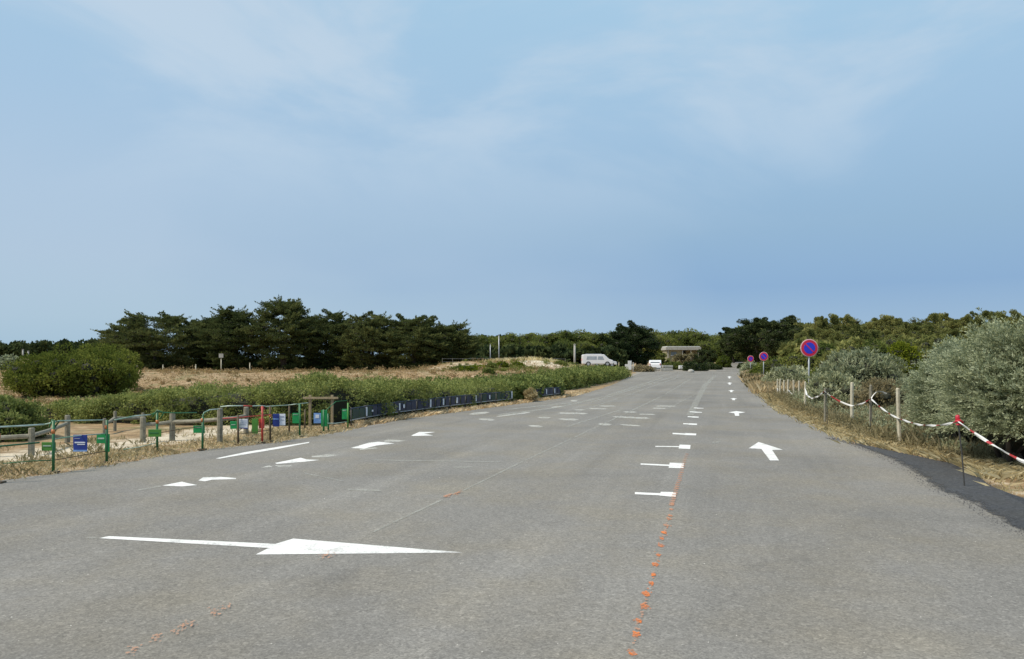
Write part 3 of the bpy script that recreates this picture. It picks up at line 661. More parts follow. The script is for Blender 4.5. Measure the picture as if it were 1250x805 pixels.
# near silvery bushes at the right: sprays of small leaves along wind-combed shoots
def plume_bush(px, d, wpx, ty, label, NP, n, dep, seed, ll=.05, lw=.014, PL=.46, z0=.14, nstem=14):
    rs = np.random.default_rng(seed); x = at(px, d); g = float(Tz(x, d)); w = wpx * d / F; h = zat(ty, d) - g
    t = thing('saltbush', (x, d, g), 0, label, 'shrub', 'big silvery bushes at the right edge')
    dr = unit(rs.normal(size=(NP * 2, 3))); dr = dr[dr[:, 2] > -.35][:NP]; NPk = len(dr)
    lob = 1 + .24 * np.sin(dr[:, 0] * 5 + seed) * np.cos(dr[:, 2] * 6) + .14 * np.sin(dr[:, 1] * 9 + dr[:, 0] * 7) + .06 * np.sin(dr[:, 2] * 17 + dr[:, 0] * 13)
    cz = h * .45; rr = np.array([w / 2, dep / 2, h * .55]); ins = 1 - .55 * rs.random(NPk) ** 1.7
    B0 = dr * rr * (lob * ins)[:, None] * .86 + np.array([0, 0, cz]); B0[:, 2] = np.maximum(B0[:, 2], h * z0 + rs.uniform(0, .15, NPk))
    ax = unit(dr * .8 + np.array([-.5, -.1, .5]) + rs.normal(size=(NPk, 3)) * .28); Lp = PL * rs.uniform(.55, 1.25, NPk)
    i = np.repeat(np.arange(NPk), n); f = rs.random(len(i)); side = rs.normal(size=(len(i), 3)); side = unit(side - (side * ax[i]).sum(1, keepdims=True) * ax[i])
    droop = np.array([0, 0, -1.]) * (f ** 2 * Lp[i] * .22)[:, None]
    P = B0[i] + ax[i] * (f * Lp[i])[:, None] + droop + side * (.028 * (1.15 - f))[:, None] * rs.uniform(.4, 1.8, (len(i), 1))
    la = unit(ax[i] * .9 + side * .75 + rs.normal(size=(len(i), 3)) * .2); sw = unit(np.cross(la, rs.normal(size=(len(i), 3))))
    Ln = ll * rs.uniform(.6, 1.3, (len(i), 1)); Wd = lw * rs.uniform(.7, 1.3, (len(i), 1))
    V = np.stack([P, P + la * Ln * .5 + sw * Wd * .5, P + la * Ln, P + la * Ln * .5 - sw * Wd * .5], 1).reshape(-1, 3)
    tn = rs.random(NPk); foliage('foliage', V, np.clip(.42 * tn[i] + .25 * rs.random(len(i)) + .38 * f ** 1.5, 0, 1), M['silver'], t)
    mb = MB()
    for q in range(nstem):
        e = B0[rs.integers(NPk)]; mb.tube([(rs.uniform(-.2, .2) * w, rs.uniform(-.2, .2) * dep, -.1), (e[0] * .6, e[1] * .6, e[2] * .5), tuple(e)], [.045, .03, .008], 6)
    mb.build('stems', M['bark'], t, smooth=True)
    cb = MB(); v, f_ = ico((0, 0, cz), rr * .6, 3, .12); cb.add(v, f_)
    tag(cb.build('shade_core', M['dark_core'], t), kind='stuff')  # one solid lump, darkened to stand for shade within the bush
    return t
plume_bush(1180, 14.0, 98, 438, 'left lobe of the big silvery bushes, beside the red cap rod', 2200, 46, 1.3, 21)
plume_bush(1238, 11.7, 122, 413, 'largest silvery grey-green bush towering at the right edge of frame', 3500, 46, 2.0, 22)
plume_bush(1316, 11.2, 160, 396, 'silvery bush cut off by the right frame edge, nearest the camera', 2800, 46, 2.0, 23)
plume_bush(1196, 15.5, 130, 421, 'silvery bush behind, seen over the notch between the big right bushes', 1500, 40, 2.4, 24, .065, .02)
shrub('saltbush', 1052, 27, 108, 424, M['sage'], 'rounded grey-green bush behind the middle pale stakes', 210, 150, .36, .15, .045, .75, 'dome', .02, 3.0, .4, 25, (-.2, 0, .2), .6, nstem=8)
shrub('saltbush', 1018, 25, 70, 452, M['sage'], 'low silvery bush just right of the tall sign post', 110, 130, .28, .13, .04, .75, 'dome', .02, 2.0, .4, 26, (-.2, 0, .2), .6)
shrub('dry_shrub', 1075, 22.5, 70, 462, M['dryshrub'], 'dry brownish bush directly behind the curled tape', 90, 110, .24, .12, .025, .75, 'dome', .02, 1.8, .4, 27, (0, 0, .2), .5)
shrub('saltbush', 962, 42, 62, 446, M['sage'], 'low rounded silvery bush left of the tall sign post', 110, 110, .34, .17, .06, .75, 'dome', .02, 2.6, .4, 28, (-.1, 0, .2), .6)
shrub('saltbush', 1100, 33, 60, 440, M['sage'], 'pale grey bush between the rounded bush and yellow-green bush', 100, 100, .34, .16, .05, .75, 'dome', .02, 2.4, .4, 29, (-.1, 0, .2), .6)
shrub('green_shrub', 1007, 34, 44, 443, M['fresh'], 'small bright green bush right beside the tall sign post', 80, 110, .24, .12, .06, .8, 'dome', .02, 1.5, .3, 30)
shrub('green_shrub', 1102, 30, 46, 418, M['yellowgreen'], 'upright yellow-green bush left of the big silvery bushes', 110, 120, .28, .12, .06, .9, 'dome', .05, 1.6, .3, 31)
shrub('green_shrub', 1130, 40, 60, 424, M['pine'], 'olive bush between yellow-green bush and big silvery bush', 100, 100, .4, .16, .06, .8, 'dome', .02, 2.4, .3, 32)
for i, (px, d, w, ty, mat, lab) in enumerate([
        (934, 66, 30, 443, 'fresh', 'small bright green bush behind the middle sign'), (950, 60, 40, 437, 'broadleaf', 'green bush behind the middle sign to its right'),
        (978, 58, 46, 430, 'broadleaf', 'green bush behind and left of the tall sign'), (1030, 50, 60, 418, 'pine', 'olive green bush above the rounded grey bush'),
        (1062, 56, 60, 414, 'broadleaf', 'green bush in front of the pine wood above the stakes'), (1004, 62, 56, 420, 'broadleaf', 'green bush right behind the tall round sign'),
        (918, 86, 16, 443, 'silver', 'grey bush at the foot of the farthest sign'), (1094, 62, 60, 410, 'pine', 'olive bush at the foot of the wood left of the yellow-green bush'),
        (1150, 60, 90, 408, 'pine', 'olive bush at the foot of the wood behind the big silvery bush')]):
    shrub('green_shrub', px, d, w, ty, M[mat], lab, 85, 90, .5 * d / 60 + .05, .2, .1, .8, 'dome', .02, None, .3, 50 + i)
for i, (px, d, w, ty) in enumerate([(928, 46, 26, 462), (921, 56, 20, 458), (942, 38, 34, 474), (975, 33, 34, 476), (996, 27, 34, 482), (1030, 22, 40, 492), (915, 70, 14, 455)]):
    shrub('dry_shrub', px, d, w, ty, M['dryshrub'], ['dry straw coloured bush along the verge below the middle sign', 'dry bush on the verge between the far and middle signs', 'dry bush at the road edge left of the pale stakes row', 'dry bush in front of the row of small pale stakes',
                    'dry bush at the base of the tall sign post', 'dry bush below the sagging tape left of the middle stake', 'dry bush on the verge below the farthest sign'][i], 50, 90, .16 * d / 25, .005 * d, .0014 * d, .8, 'dome', .02, None, .5, 70 + i, (0, 0, .3), .4)
# left: big green shrub, end lump
shrub('green_shrub', 88, 34, 140, 431, M['fresh'], 'big rounded olive green shrub behind the hedge at left', 360, 170, .40, .13, .055, .8, 'round', .02, 4.0, .6, 40, core=.5, extra=[(rx_, 0, rz_) for rx_, rz_ in ((-1.9, .5), (-1.2, 1.6), (-.3, 2.0), (.6, 2.1), (1.3, 2.0), (2.2, 1.2), (2.4, .5), (-2.3, .9), (.1, 1.7), (1.8, 1.7))])
shrub('green_shrub', 128, 40, 74, 421, M['fresh'], 'taller back lobe of olive green shrub touching the leftmost cypress', 150, 150, .40, .14, .06, .75, 'round', .02, 2.5, .5, 41, core=.6)
shrub('saltbush', 4, 15.6, 94, 484, M['hedge'], 'dark grey-green bush cut off by the left edge behind the racks', 150, 230, .17, .075, .026, .8, 'dome', .02, 1.5, .4, 42, core=.55)
shrub('saltbush', 8, 60, 30, 433, M['silver'], 'small grey-green bush on the dune at the far left edge', 60, 70, .4, .2, .08, .8, 'dome', .02, None, .4, 43)
# forecourt shrubs
for i, (px, d, w, ty, mat, lab) in enumerate([(848, 106, 30, 440, 'darktree', 'dark rounded bush beside the white boulder at the lot end'), (822, 112, 22, 442, 'broadleaf', 'green bush behind the pale concrete blocks'),
        (868, 112, 26, 443, 'darktree', 'dark low bush left of the far road'), (838, 142, 40, 430, 'dryshrub', 'brownish bush in front of the flat roofed building'), (860, 140, 30, 424, 'darktree', 'dark bush at the right end of the building'),
        (883, 125, 18, 434, 'fresh', 'bright green bush at the left corner of the far road'), (806, 135, 26, 431, 'broadleaf', 'green bush at the left end of the building'),
        (784, 102, 26, 446, 'dryshrub', 'low reddish brown bush before the dark evergreens'), (906, 118, 8, 444, 'darktree', 'dark bush at the right corner of the far road')]):
    shrub('green_shrub', px, d, w, ty, M[mat], lab, 60, 80, .38, .26, .13, .8, 'dome', .02, None, .3, 90 + i)

# ------------------------------------------------------------------ long hedge
def hedge(name, pts, label, seed, thick0, thick1, size=1.0):
    """pts: (px, depth of front face, top py)"""
    rs = np.random.default_rng(seed); P = [(at(px, d), d, zat(ty, d)) for px, d, ty in pts]
    P = np.array(P); seg = np.linalg.norm(np.diff(P[:, :2], axis=0), axis=1); cum = np.concatenate([[0], np.cumsum(seg)]); Lt = cum[-1]
    t = thing(name, (float(P[0, 0]), float(P[0, 1]), float(Tz(P[0, 0], P[0, 1]))), 0, label, 'hedge')
    O = np.array(t.location); C = []; Rr = []; s = 0.0
    ss = []
    while s < Lt:
        d = np.interp(s, cum, P[:, 1]); ss.append(s); s += .1 * (d / 19) ** 1.0 * size
    for s in ss:
        x = np.interp(s, cum, P[:, 0]); d = np.interp(s, cum, P[:, 1]); h = np.interp(s, cum, P[:, 2]); e = .01
        tx = np.interp(s + .5, cum, P[:, 0]) - np.interp(s - .5, cum, P[:, 0]); ty_ = np.interp(s + .5, cum, P[:, 1]) - np.interp(s - .5, cum, P[:, 1]); l = math.hypot(tx, ty_) + 1e-6
        nx, ny = -ty_ / l, tx / l                       # away from the road
        th = thick0 + (thick1 - thick0) * s / Lt; kf = d / 19
        hh = h + .09 * math.sin(s * 1.3 + seed) + .06 * math.sin(s * 3.1)
        for q in range(9):
            u = rs.random()
            if u < .42: off = rs.uniform(0, .3); z = rs.uniform(.06, hh - .12)
            else: off = rs.uniform(0.05, th); z = hh - .12 + rs.uniform(-.12, .08) - .1 * (1 - min(1, off / .5))
            bulge = .16 * math.sin(s * 2.2 + 1) + .1 * math.sin(s * 5.3)
            C.append((x + nx * (off + bulge), d + ny * (off + bulge), max(.05, z) + float(base_z(d)))); r = rs.uniform(.10, .2) * kf ** .55; Rr.append((r, r, r * .8))
    C = np.array(C); Rr = np.array(Rr)
    kk = 1.0
    dd = C[:, 1]; near = dd < 30
    for nm, msk, n, ll, lw in (('foliage', near, 66, .062, .03), ('foliage', ~near, 44, .12, .065)):
        if msk.sum() == 0: continue
        V, tint = leaves_from(C[msk] - O, Rr[msk] * 1.1, n, ll, lw, .35, .6, None, .45, rs=rs); foliage(nm, V, tint, M['hedge'], t)
    mb = MB()                                            # joined solid core, its dark colour painting the hedge's inner shade
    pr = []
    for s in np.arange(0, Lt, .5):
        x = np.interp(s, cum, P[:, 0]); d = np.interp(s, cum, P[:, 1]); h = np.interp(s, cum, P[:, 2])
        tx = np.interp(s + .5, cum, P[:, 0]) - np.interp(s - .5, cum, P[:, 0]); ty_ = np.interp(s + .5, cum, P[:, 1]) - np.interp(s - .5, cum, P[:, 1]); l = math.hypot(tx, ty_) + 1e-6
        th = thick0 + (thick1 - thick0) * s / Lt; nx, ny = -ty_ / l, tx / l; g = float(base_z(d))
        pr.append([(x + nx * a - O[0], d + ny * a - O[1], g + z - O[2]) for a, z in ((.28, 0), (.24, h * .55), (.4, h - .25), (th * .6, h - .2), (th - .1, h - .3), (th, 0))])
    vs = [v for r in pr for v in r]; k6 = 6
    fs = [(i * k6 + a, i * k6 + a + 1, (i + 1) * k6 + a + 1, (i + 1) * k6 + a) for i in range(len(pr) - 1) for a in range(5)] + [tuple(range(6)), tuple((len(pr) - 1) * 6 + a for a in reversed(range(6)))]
    mb.add(vs, fs); mb.build('shade_core', M['dark_core'], t)
    return t
hedge('low_hedge', [(44, 20.5, 489), (100, 19.8, 484.5), (170, 19.2, 480), (250, 19, 473), (330, 19, 468), (400, 19.3, 465), (440, 19.8, 464), (500, 22.6, 465.5), (550, 25.3, 468), (600, 28.2, 468), (650, 31.6, 464.5), (690, 35, 460.5)],
      'long low green hedge running behind the wooden fence and blue racks', 3, 3.0, 1.8)
hedge('low_hedge', [(690, 41, 458), (716, 47, 453.5), (738, 54, 450.5), (752, 62, 450), (767, 74, 450.5)], 'far end of the green hedge bending towards the white van', 5, 2.2, 2.0)
hedge('low_hedge', [(560, 36, 465.5), (610, 38, 464), (660, 42, 461.5), (700, 47, 458)], 'olive back strip of hedge below the sandy mound', 8, 3.0, 3.0, 1.5)
shrub('dry_shrub', 648, 30.2, 16, 474, M['drygrass'], 'small orange-brown dead bush poking out of the hedge face', 30, 120, .12, .07, .03, .8, 'dome', .3, .5, .3, 44, core=0, nstem=2)

# ------------------------------------------------------------------ grasses
def blades(name, X, D, h, w, mat, label, seed, lean=.35, zoff=0):
    rs = np.random.default_rng(seed); n = len(X); Z = Tz(X, D) + zoff
    H = h * rs.uniform(.45, 1.2, n); a = rs.uniform(0, 2 * np.pi, n); sx, sy = np.cos(a) * w / 2 * rs.uniform(.7, 1.4, n), np.sin(a) * w / 2
    lx, ly = rs.normal(0, lean, n) * H, rs.normal(0, lean, n) * H
    b0 = np.stack([X - sx, D - sy, Z - .02], -1); b1 = np.stack([X + sx, D + sy, Z - .02], -1)
    m0 = np.stack([X + lx * .35 + sx * .7, D + ly * .35 + sy * .7, Z + H * .6], -1); tip = np.stack([X + lx, D + ly, Z + H], -1)
    V = np.stack([b0, b1, m0, tip], 1).reshape(-1, 3)
    tint = np.clip(rs.random(n) * .6 + .2 + .25 * wob(X * .9, D * .8) + .1 * np.sin(X * 5 + D * 3), 0, 1)
    o = foliage(name, V, tint, mat); tag(o, label, 'grass', kind='stuff'); return o
def tufts(n, per, fx, spread, seed):
    rs = np.random.default_rng(seed); x, d = fx(rs, n); i = np.repeat(np.arange(n), per)
    s = spread if np.isscalar(spread) else spread[i]
    return x[i] + rs.normal(0, 1, len(i)) * s, d[i] + rs.normal(0, 1, len(i)) * s
def right_zone(d0, d1, o0, o1, p=1.6):
    def f(rs, n):
        d = d0 + (d1 - d0) * rs.random(n) ** p; x = xr(d) + o0 + (o1 - o0) * rs.random(n) ** 1.3; return x, d
    return f
def keep(X, D, m): return X[m], D[m]
X, D = tufts(3000, 9, right_zone(10.6, 42, .02, 3.4), .13, 1)
tar_out = np.array([(b[0], b[1]) for a, b in tp]); tar_out = tar_out[np.argsort(tar_out[:, 1])]
def off_tar(X, D, m=.08):
    xo = np.interp(D, tar_out[:, 1], tar_out[:, 0]); k_ = (D > tar_out[-1, 1]) | (X > xo + m); return X[k_], D[k_]
X, D = off_tar(X, D); blades('dry_grass', X, D, .11, .013, M['drygrass'], 'dry straw coloured grass along the right verge', 1, 1.1)
X, D = tufts(260, 6, right_zone(5.5, 11.5, .1, 3.4), .12, 31); X, D = off_tar(X, D, .1); blades('dry_grass', X, D, .06, .010, M['drygrass'], 'sparse dry litter on the bare soil under the big silvery bushes', 31, 1.2)
X, D = tufts(900, 9, right_zone(12.3, 34, .8, 3.2, 1.2), .25, 2); X, D = off_tar(X, D, .3)
blades('tall_grass', X, D, .27, .010, M['olivegrass'], 'tall olive grass between the stakes on the right verge', 2, .3)
X, D = tufts(900, 14, right_zone(36, 100, .1, 3.0, 1.0), .2, 3); blades('dry_grass', X, D, .5, .035, M['drygrass'], 'dry grass along the far right verge below the signs', 3)
def left_zone(d0, d1, o0, o1):
    def f(rs, n):
        d = d0 + (d1 - d0) * rs.random(n); x = xl(d) - (o0 + (o1 - o0) * rs.random(n) ** 1.2); return x, d
    return f
X, D = tufts(900, 9, left_zone(8, 18.5, .03, 1.9), .10, 4); blades('dry_grass', X, D, .05, .012, M['drygrass'], 'short dry grass and litter beside the left racks', 4, .9)
X, D = tufts(170, 14, left_zone(9, 18, .3, 4.0), .09, 5); blades('verge_grass', X, D, .09, .011, M['olivegrass'], 'greenish grass patches on the left sandy verge', 5, .5)
X, D = tufts(420, 10, left_zone(18.5, 40, .05, .6), .08, 6); blades('dry_grass', X, D, .10, .02, M['drygrass'], 'brown litter strip at the foot of the hedge', 6, .9)
def dune_zone(rs, n):
    d = 24 + 70 * rs.random(n) ** .9; px = rs.uniform(-60, 720, n); x = (px - CX) / F * d; k_ = x < xl(d) - 3; return x[k_], d[k_]
def dt(n, per, sp, seed):
    rs = np.random.default_rng(seed); x, d = dune_zone(rs, n); i = np.repeat(np.arange(len(x)), per); return x[i] + rs.normal(0, sp, len(i)), d[i] + rs.normal(0, sp, len(i))
X, D = dt(5200, 16, .34, 7); blades('dune_scrub', X, D, .09, .03, M['dunescrub'], 'reddish brown low scrub covering the dune', 7, 1.0)
X, D = dt(900, 14, .3, 8); blades('dune_grass', X, D, .15, .022, M['drygrass'], 'pale grass scattered over the dune', 8, .5)
rs = np.random.default_rng(9); x0 = rs.normal(1.5, 3.6, 500); d0 = rs.normal(69, 5, 500); i = np.repeat(np.arange(500), 14); X, D = x0[i] + rs.normal(0, .2, len(i)), d0[i] + rs.normal(0, .2, len(i))
m_ = (X < xl(D) - 2) & (D > 66 + np.abs(X - 1.5) * .3); blades('marram_grass', X[m_], D[m_], .3, .03, M['marram'], 'yellow marram grass along the crest of the sandy mound', 9, .5)
for i, (px, d, w, ty) in enumerate([(700, 72, 20, 442), (612, 60, 14, 446), (600, 58, 10, 449), (632, 62, 12, 446), (684, 66, 16, 444), (580, 56, 22, 446), (560, 55, 20, 448), (571, 50, 16, 455), (596, 48, 8, 460)]):
    shrub('green_shrub', px, d, w, ty, M['yellowgreen' if i % 2 else 'olive' if False else 'broadleaf'], ['green tuft on the right shoulder of the sandy mound', 'green tuft in the hollow left of the mound', 'small tuft left of the hollow on the dune', 'tuft at the foot of the mound near its crest',
          'tuft on the bare sand face of the mound', 'larger green tuft on the dune left of the bare sand', 'leftmost green tuft on the dune by the cypresses', 'tuft low on the reddish slope', 'smallest tuft just above the hedge'][i], 26, 60, .28, .16, .07, .7, 'dome', .02, None, .4, 120 + i, nstem=2, core=.5)
def scrub(name, X, D, r0, r1, n, ll, lw, mat, label, seed, up=.3):
    rs = np.random.default_rng(seed); k_ = len(X); rr = rs.uniform(r0, r1, k_)
    C = np.stack([X, D, Tz(X, D) + rr * .35], -1); V, tint = leaves_from(C, np.stack([rr, rr, rr * .9], -1), n, ll, lw, up, .9, None, .1, rs=rs)
    o = foliage(name, V, tint, mat); tag(o, label, 'scrub', kind='stuff')
rs = np.random.default_rng(61); X, D = right_zone(11.5, 34, .5, 3.4, 1.2)(rs, 900); X, D = off_tar(X, D, .25)
scrub('dry_scrub', X, D, .12, .32, 95, .06, .020, M['dryshrub'], 'fuzzy dry scrub tangled through the right verge', 61)
rs = np.random.default_rng(62); X, D = right_zone(12.5, 30, .9, 3.4, 1.2)(rs, 240); X, D = off_tar(X, D, .4)
scrub('green_scrub', X, D, .18, .42, 150, .07, .022, M['sage'], 'low grey-green scrub on the right verge around the stakes', 62)
rs = np.random.default_rng(63); X, D = right_zone(34, 100, .4, 3.6, 1.0)(rs, 420)
scrub('dry_scrub', X, D, .25, .6, 70, .16, .04, M['dryshrub'], 'dry scrub along the far right verge below the small signs', 63)
rs = np.random.default_rng(64); x, d = dune_zone(rs, 900); kk_ = d > 40; scrub('dune_scrub_clumps', x[kk_], d[kk_], .12, .38, 60, .12, .05, M['dunescrub'], 'low brown and green clumps dotted over the dune bank', 64)
rs = np.random.default_rng(65); x = at(rs.uniform(540, 712, 150), 1.0); d = rs.uniform(50, 70, 150); x = x * d; scrub('dune_green_clumps', x, d, .12, .34, 60, .12, .05, M['broadleaf'], 'green clumps on the slopes of the sandy mound', 65)
# pebbles and leaf litter: small stones on verges
def pebbles(name, X, D, r, mat, label, seed, z=None):
    rs = np.random.default_rng(seed); n = len(X); R_ = r * rs.uniform(.4, 1.3, n)
    base = np.array([(1, 0, 0), (0, 1, 0), (-1, 0, 0), (0, -1, 0), (0, 0, .8)]); a = rs.uniform(0, 6.28, n)
    V = np.zeros((n, 5, 3)); Zg = Tz(X, D) if z is None else z
    for k_ in range(5):
        bx, by, bz = base[k_]; j = rs.uniform(.7, 1.3, n)
        V[:, k_, 0] = X + (bx * np.cos(a) - by * np.sin(a)) * R_ * j; V[:, k_, 1] = D + (bx * np.sin(a) + by * np.cos(a)) * R_ * j; V[:, k_, 2] = Zg - .003 + bz * R_ * j
    q = np.arange(n)[:, None, None] * 5; Fc = (q + np.array([(0, 1, 4), (1, 2, 4), (2, 3, 4), (3, 0, 4)])[None]).reshape(-1, 3)
    me = np_mesh(name, V.reshape(-1, 3), Fc); o = link(name, me, mat); tag(o, label, 'stones', kind='stuff')
rs = np.random.default_rng(12); d = rs.uniform(6, 16, 5000); f = rs.random(5000) ** .9
xi = np.interp(d, sorted(p[0][1] for p in tp), [p[0][0] for p in tp]); xo = np.interp(d, tar_out[:, 1], tar_out[:, 0])
pebbles('tar_gravel', xi - .12 + (xo - xi + .25) * f, d, .007, simple('dark_grit', (.07, .07, .075), (.03, .03, .032), 9, .9), 'dark loose gravel on the tar shoulder at right', 13, .008)
d = rs.uniform(8, 40, 2500); pebbles('sand_crumbs', xr(d) + rs.normal(.16, .12, 2500), d, .011, simple('pale_stone', (.5, .45, .36), (.3, .27, .2), 5, .9), 'pale crumbs of stone along the right asphalt edge', 14)
d = rs.uniform(8, 19, 1600); pebbles('sand_crumbs', xl(d) - np.abs(rs.normal(.05, .5, 1600)), d, .018, simple('tan_stone', (.46, .38, .27), (.25, .2, .13), 5, .9), 'tan crumbs of stone and litter on the left verge', 15)
rs = np.random.default_rng(16); d = 3.8 + 30 * rs.random(260) ** 2; x = rs.uniform(-.65, .65, 260) * d
k_ = (x > xl(d)) & (x < xr(d)); pebbles('loose_grit', x[k_], d[k_], .006, simple('pale_grit', (.6, .58, .52), None, 5, .9), 'scattered pale grit on the asphalt', 17, .002)

# ------------------------------------------------------------------ no-parking signs
def make_sign(px, cy, dia_px, label):
    d = .65 * F / dia_px; x = at(px, d); g = float(Tz(x, d)); zc_ = zat(cy, d)
    t = thing('no_parking_sign', (x, d, g), 0, label, 'road sign', 'round no-parking signs along the right verge')
    zc_ -= g
    MB().tube([(0, .045, -.3), (0, .045, zc_ + .28)], .03, 12).build('pole', M['galv'], t, smooth=True)
    p = MB().lathe([(.318, -.006), (.328, -.002), (.328, .012), (.318, .016)], (0, 0, zc_), 40, axis='y').build('sign_plate', M['sign_rim'], t)
    MB().lathe([(.297, -.0135), (.297, -.006)], (0, 0, zc_), 40, axis='y').build('red_ring', M['sign_red'], p)
    MB().lathe([(.205, -.018), (.205, -.0135)], (0, 0, zc_), 40, axis='y').build('blue_disc', M['sign_blue'], p)
    b = MB(); a = R(-45); c, s = math.cos(a), math.sin(a); q = [(-.207, -.02), (.207, -.02), (.207, .02), (-.207, .02)]
    b.prism([(u * c - v * s, zc_ + u * s + v * c) for u, v in q], -.022, -.018); b.build('diagonal_bar', M['sign_red'], p)
    for zz_ in (-.15, .15): MB().box((0, .03, zc_ + zz_), (.12, .03, .03)).build('bracket', M['galv'], t)
make_sign(988, 425.1, 21.7, 'nearest and tallest round no-parking sign on a grey pole')
make_sign(932.3, 435.4, 11.0, 'middle round no-parking sign, second from the camera')
make_sign(916.3, 438.2, 7.8, 'farthest and smallest round no-parking sign near the road end')

# ------------------------------------------------------------------ stakes, rods, tape (right)
def stake(px, d, ty, lab, w=.07, lean=0.0, mat='pale_wood', name='wooden_stake'):
    x = at(px, d); g = float(Tz(x, d)); h = zat(ty, d) - g
    m = MB(); n = 5
    vs = []; 
    m.tube([(lean * h * -1, 0, -.25), (lean * -.5 * h, 0.01, h * .5), (0, 0, h - .02), (.005, 0, h)], [w * .5, w * .48, w * .46, w * .34], 7)
    o = m.build(name, M[mat]); o.location = (x, d, g); tag(o, lab, 'stake', 'pale stakes along the right verge' if mat == 'pale_wood' else None); return o
stake(1040, 19, 467, 'straight pale stake, left of the rod with the curled tape', .085)
stake(1096, 14.6, 474, 'leaning pale stake where the tape passes, left of the big silvery bush', .08, -.04)
stake(1063, 17.4, 470, 'greyish stake where the tape is knotted and curls over', .065, 0, 'old_wood')
stake(983, 24.5, 466, 'pale stake just left of the tall sign pole', .07)
stake(1007, 19.2, 474, 'short dark stake holding the tape right of the sign pole', .05, 0, 'old_wood')
for i, (px, ty, d) in enumerate([(949, 463, 34), (952.5, 462.5, 33.5), (957, 464, 33), (962, 463.5, 32), (968.5, 464, 31), (975.5, 465, 29.5)]):
    stake(px, d, ty, ['first', 'second', 'third', 'fourth', 'fifth', 'sixth'][i] + ' from the left in the far row of small pale stakes', .075, (-.02, .03, 0, .02, -.03, .01)[i])
def rod(px, py_base, px_top, py_top, lab, cap=True):
    x, d = gd(px, py_base); x1 = at(px_top, d); z1 = zat(py_top, d)
    t = thing('barrier_rod', (x, d, 0), 0, lab, 'rod', 'thin steel rods carrying the tape')
    MB().tube([(0, 0, -.2), ((x1 - x) * .5, 0, z1 * .5), (x1 - x, 0, z1)], .009, 8).build('rod', M['rod'], t)
    if cap:
        MB().lathe([(.016, -.05), (.026, -.04), (.028, .01), (.024, .035), (.01, .045)], (x1 - x, 0, z1), 12).build('cap', M['red_lamp'], t, smooth=True)
        MB().tube([(x1 - x - .05, -.03, z1 - .04), (x1 - x, -.045, z1 - .02), (x1 - x + .05, -.03, z1 - .045), (x1 - x + .03, -.03, z1 - .075), (x1 - x - .035, -.03, z1 - .075)], .014, 6).build('tape_knot', M['red_lamp'], t, smooth=True)
    return (x1, d, z1)
r1 = rod(1179, 594.5, 1169, 511, 'thin dark rod with red cap before the big silvery bush')
r2 = rod(1010, 521, 1009, 478, 'thin rod in dry grass below the tape, right of the sign', False)
r3 = rod(1062.5, 530, 1063, 486, 'thin rod beside the greyish stake in tall grass', False)
r0 = (5.0, 6.3, .80)
t = thing('barrier_rod', (5.05, 6.3, 0), 0, 'thin rod just outside the right edge holding the tape end', 'rod', 'thin steel rods carrying the tape')
MB().tube([(0, 0, -.2), (-.05, 0, .8)], .009, 8).build('rod', M['rod'], t)
def tape(pts, lab, stripe=.42, w=.03, redf=.6):
    P = []
    for i in range(len(pts) - 1):
        a, b = Vector(pts[i]), Vector(pts[i + 1]); n = max(1, int((b - a).length / .07))
        for k_ in range(n): P.append(a.lerp(b, k_ / n))
    P.append(Vector(pts[-1]))
    for _ in range(3): P = [P[0]] + [(P[i - 1] + P[i] * 2 + P[i + 1]) / 4 for i in range(1, len(P) - 1)] + [P[-1]]
    m = MB(); L_ = 0; prev = None; vs = []; mis = []
    for i, p in enumerate(P):
        tdir = (P[min(i + 1, len(P) - 1)] - P[max(i - 1, 0)]).normalized(); L_ += (p - P[i - 1]).length if i else 0
        a = L_ * 2.6; u = tdir.cross(Vector((0, 0, 1))).normalized(); v = u.cross(tdir)
        e = (u * math.cos(a) + v * math.sin(a)) * w * .5; f_ = (u * -math.sin(a) + v * math.cos(a)) * w * .22
        vs += [p + e, p + f_, p - e, p - f_]; mis.append(1 if (L_ / stripe) % 2 < redf else 0)
    fs = []; mm = []
    for i in range(len(P) - 1):
        for k_ in range(4): fs.append((i * 4 + k_, i * 4 + (k_ + 1) % 4, (i + 1) * 4 + (k_ + 1) % 4, (i + 1) * 4 + k_)); mm.append(mis[i])
    m.v = [tuple(q) for q in vs]; m.f = fs; m.m = mm
    o = m.build('barrier_tape', [M['tape_white'], M['tape_red']]); tag(o, lab, 'barrier tape', 'red and white tape strung along the right verge'); return o
def tp3(px, py, d): return (at(px, d), d, zat(py, d))
tape([r0, tp3(1250, 565, 7.95), tp3(1225, 551, 8.4), tp3(1205, 539, 8.85), tp3(1185, 526, 9.4), tp3(1170, 515, 9.8)], 'red and white tape sloping down from red cap to the right edge', .3, .036)
tape([tp3(1168, 515, 9.9), tp3(1155, 518.5, 10.6), tp3(1140, 520, 11.4), tp3(1122, 519, 12.6), tp3(1108, 515, 13.6), tp3(1097, 511, 14.5), tp3(1088, 507, 15.1), tp3(1074, 497, 16.3), tp3(1063, 487, 17.2)], 'tape sagging from red cap past the leaning stake to the knotted stake', .55, .034, .4)
tape([tp3(1063, 487, 17.2), tp3(1053, 493, 17.7), tp3(1040, 496, 18.7), tp3(1026, 491, 18.9), tp3(1014, 484, 19.0), tp3(1006, 477.5, 19.1)], 'tape swag between the knotted stake and the short dark stake', .9, .038, .25)
tape([tp3(1006, 478, 19.1), tp3(1000, 484, 20.4), tp3(991, 487, 22), tp3(985, 483, 23.6), tp3(982.5, 474, 24.4)], 'short tape swag crossing in front of the tall sign pole', 4, .05, .05)
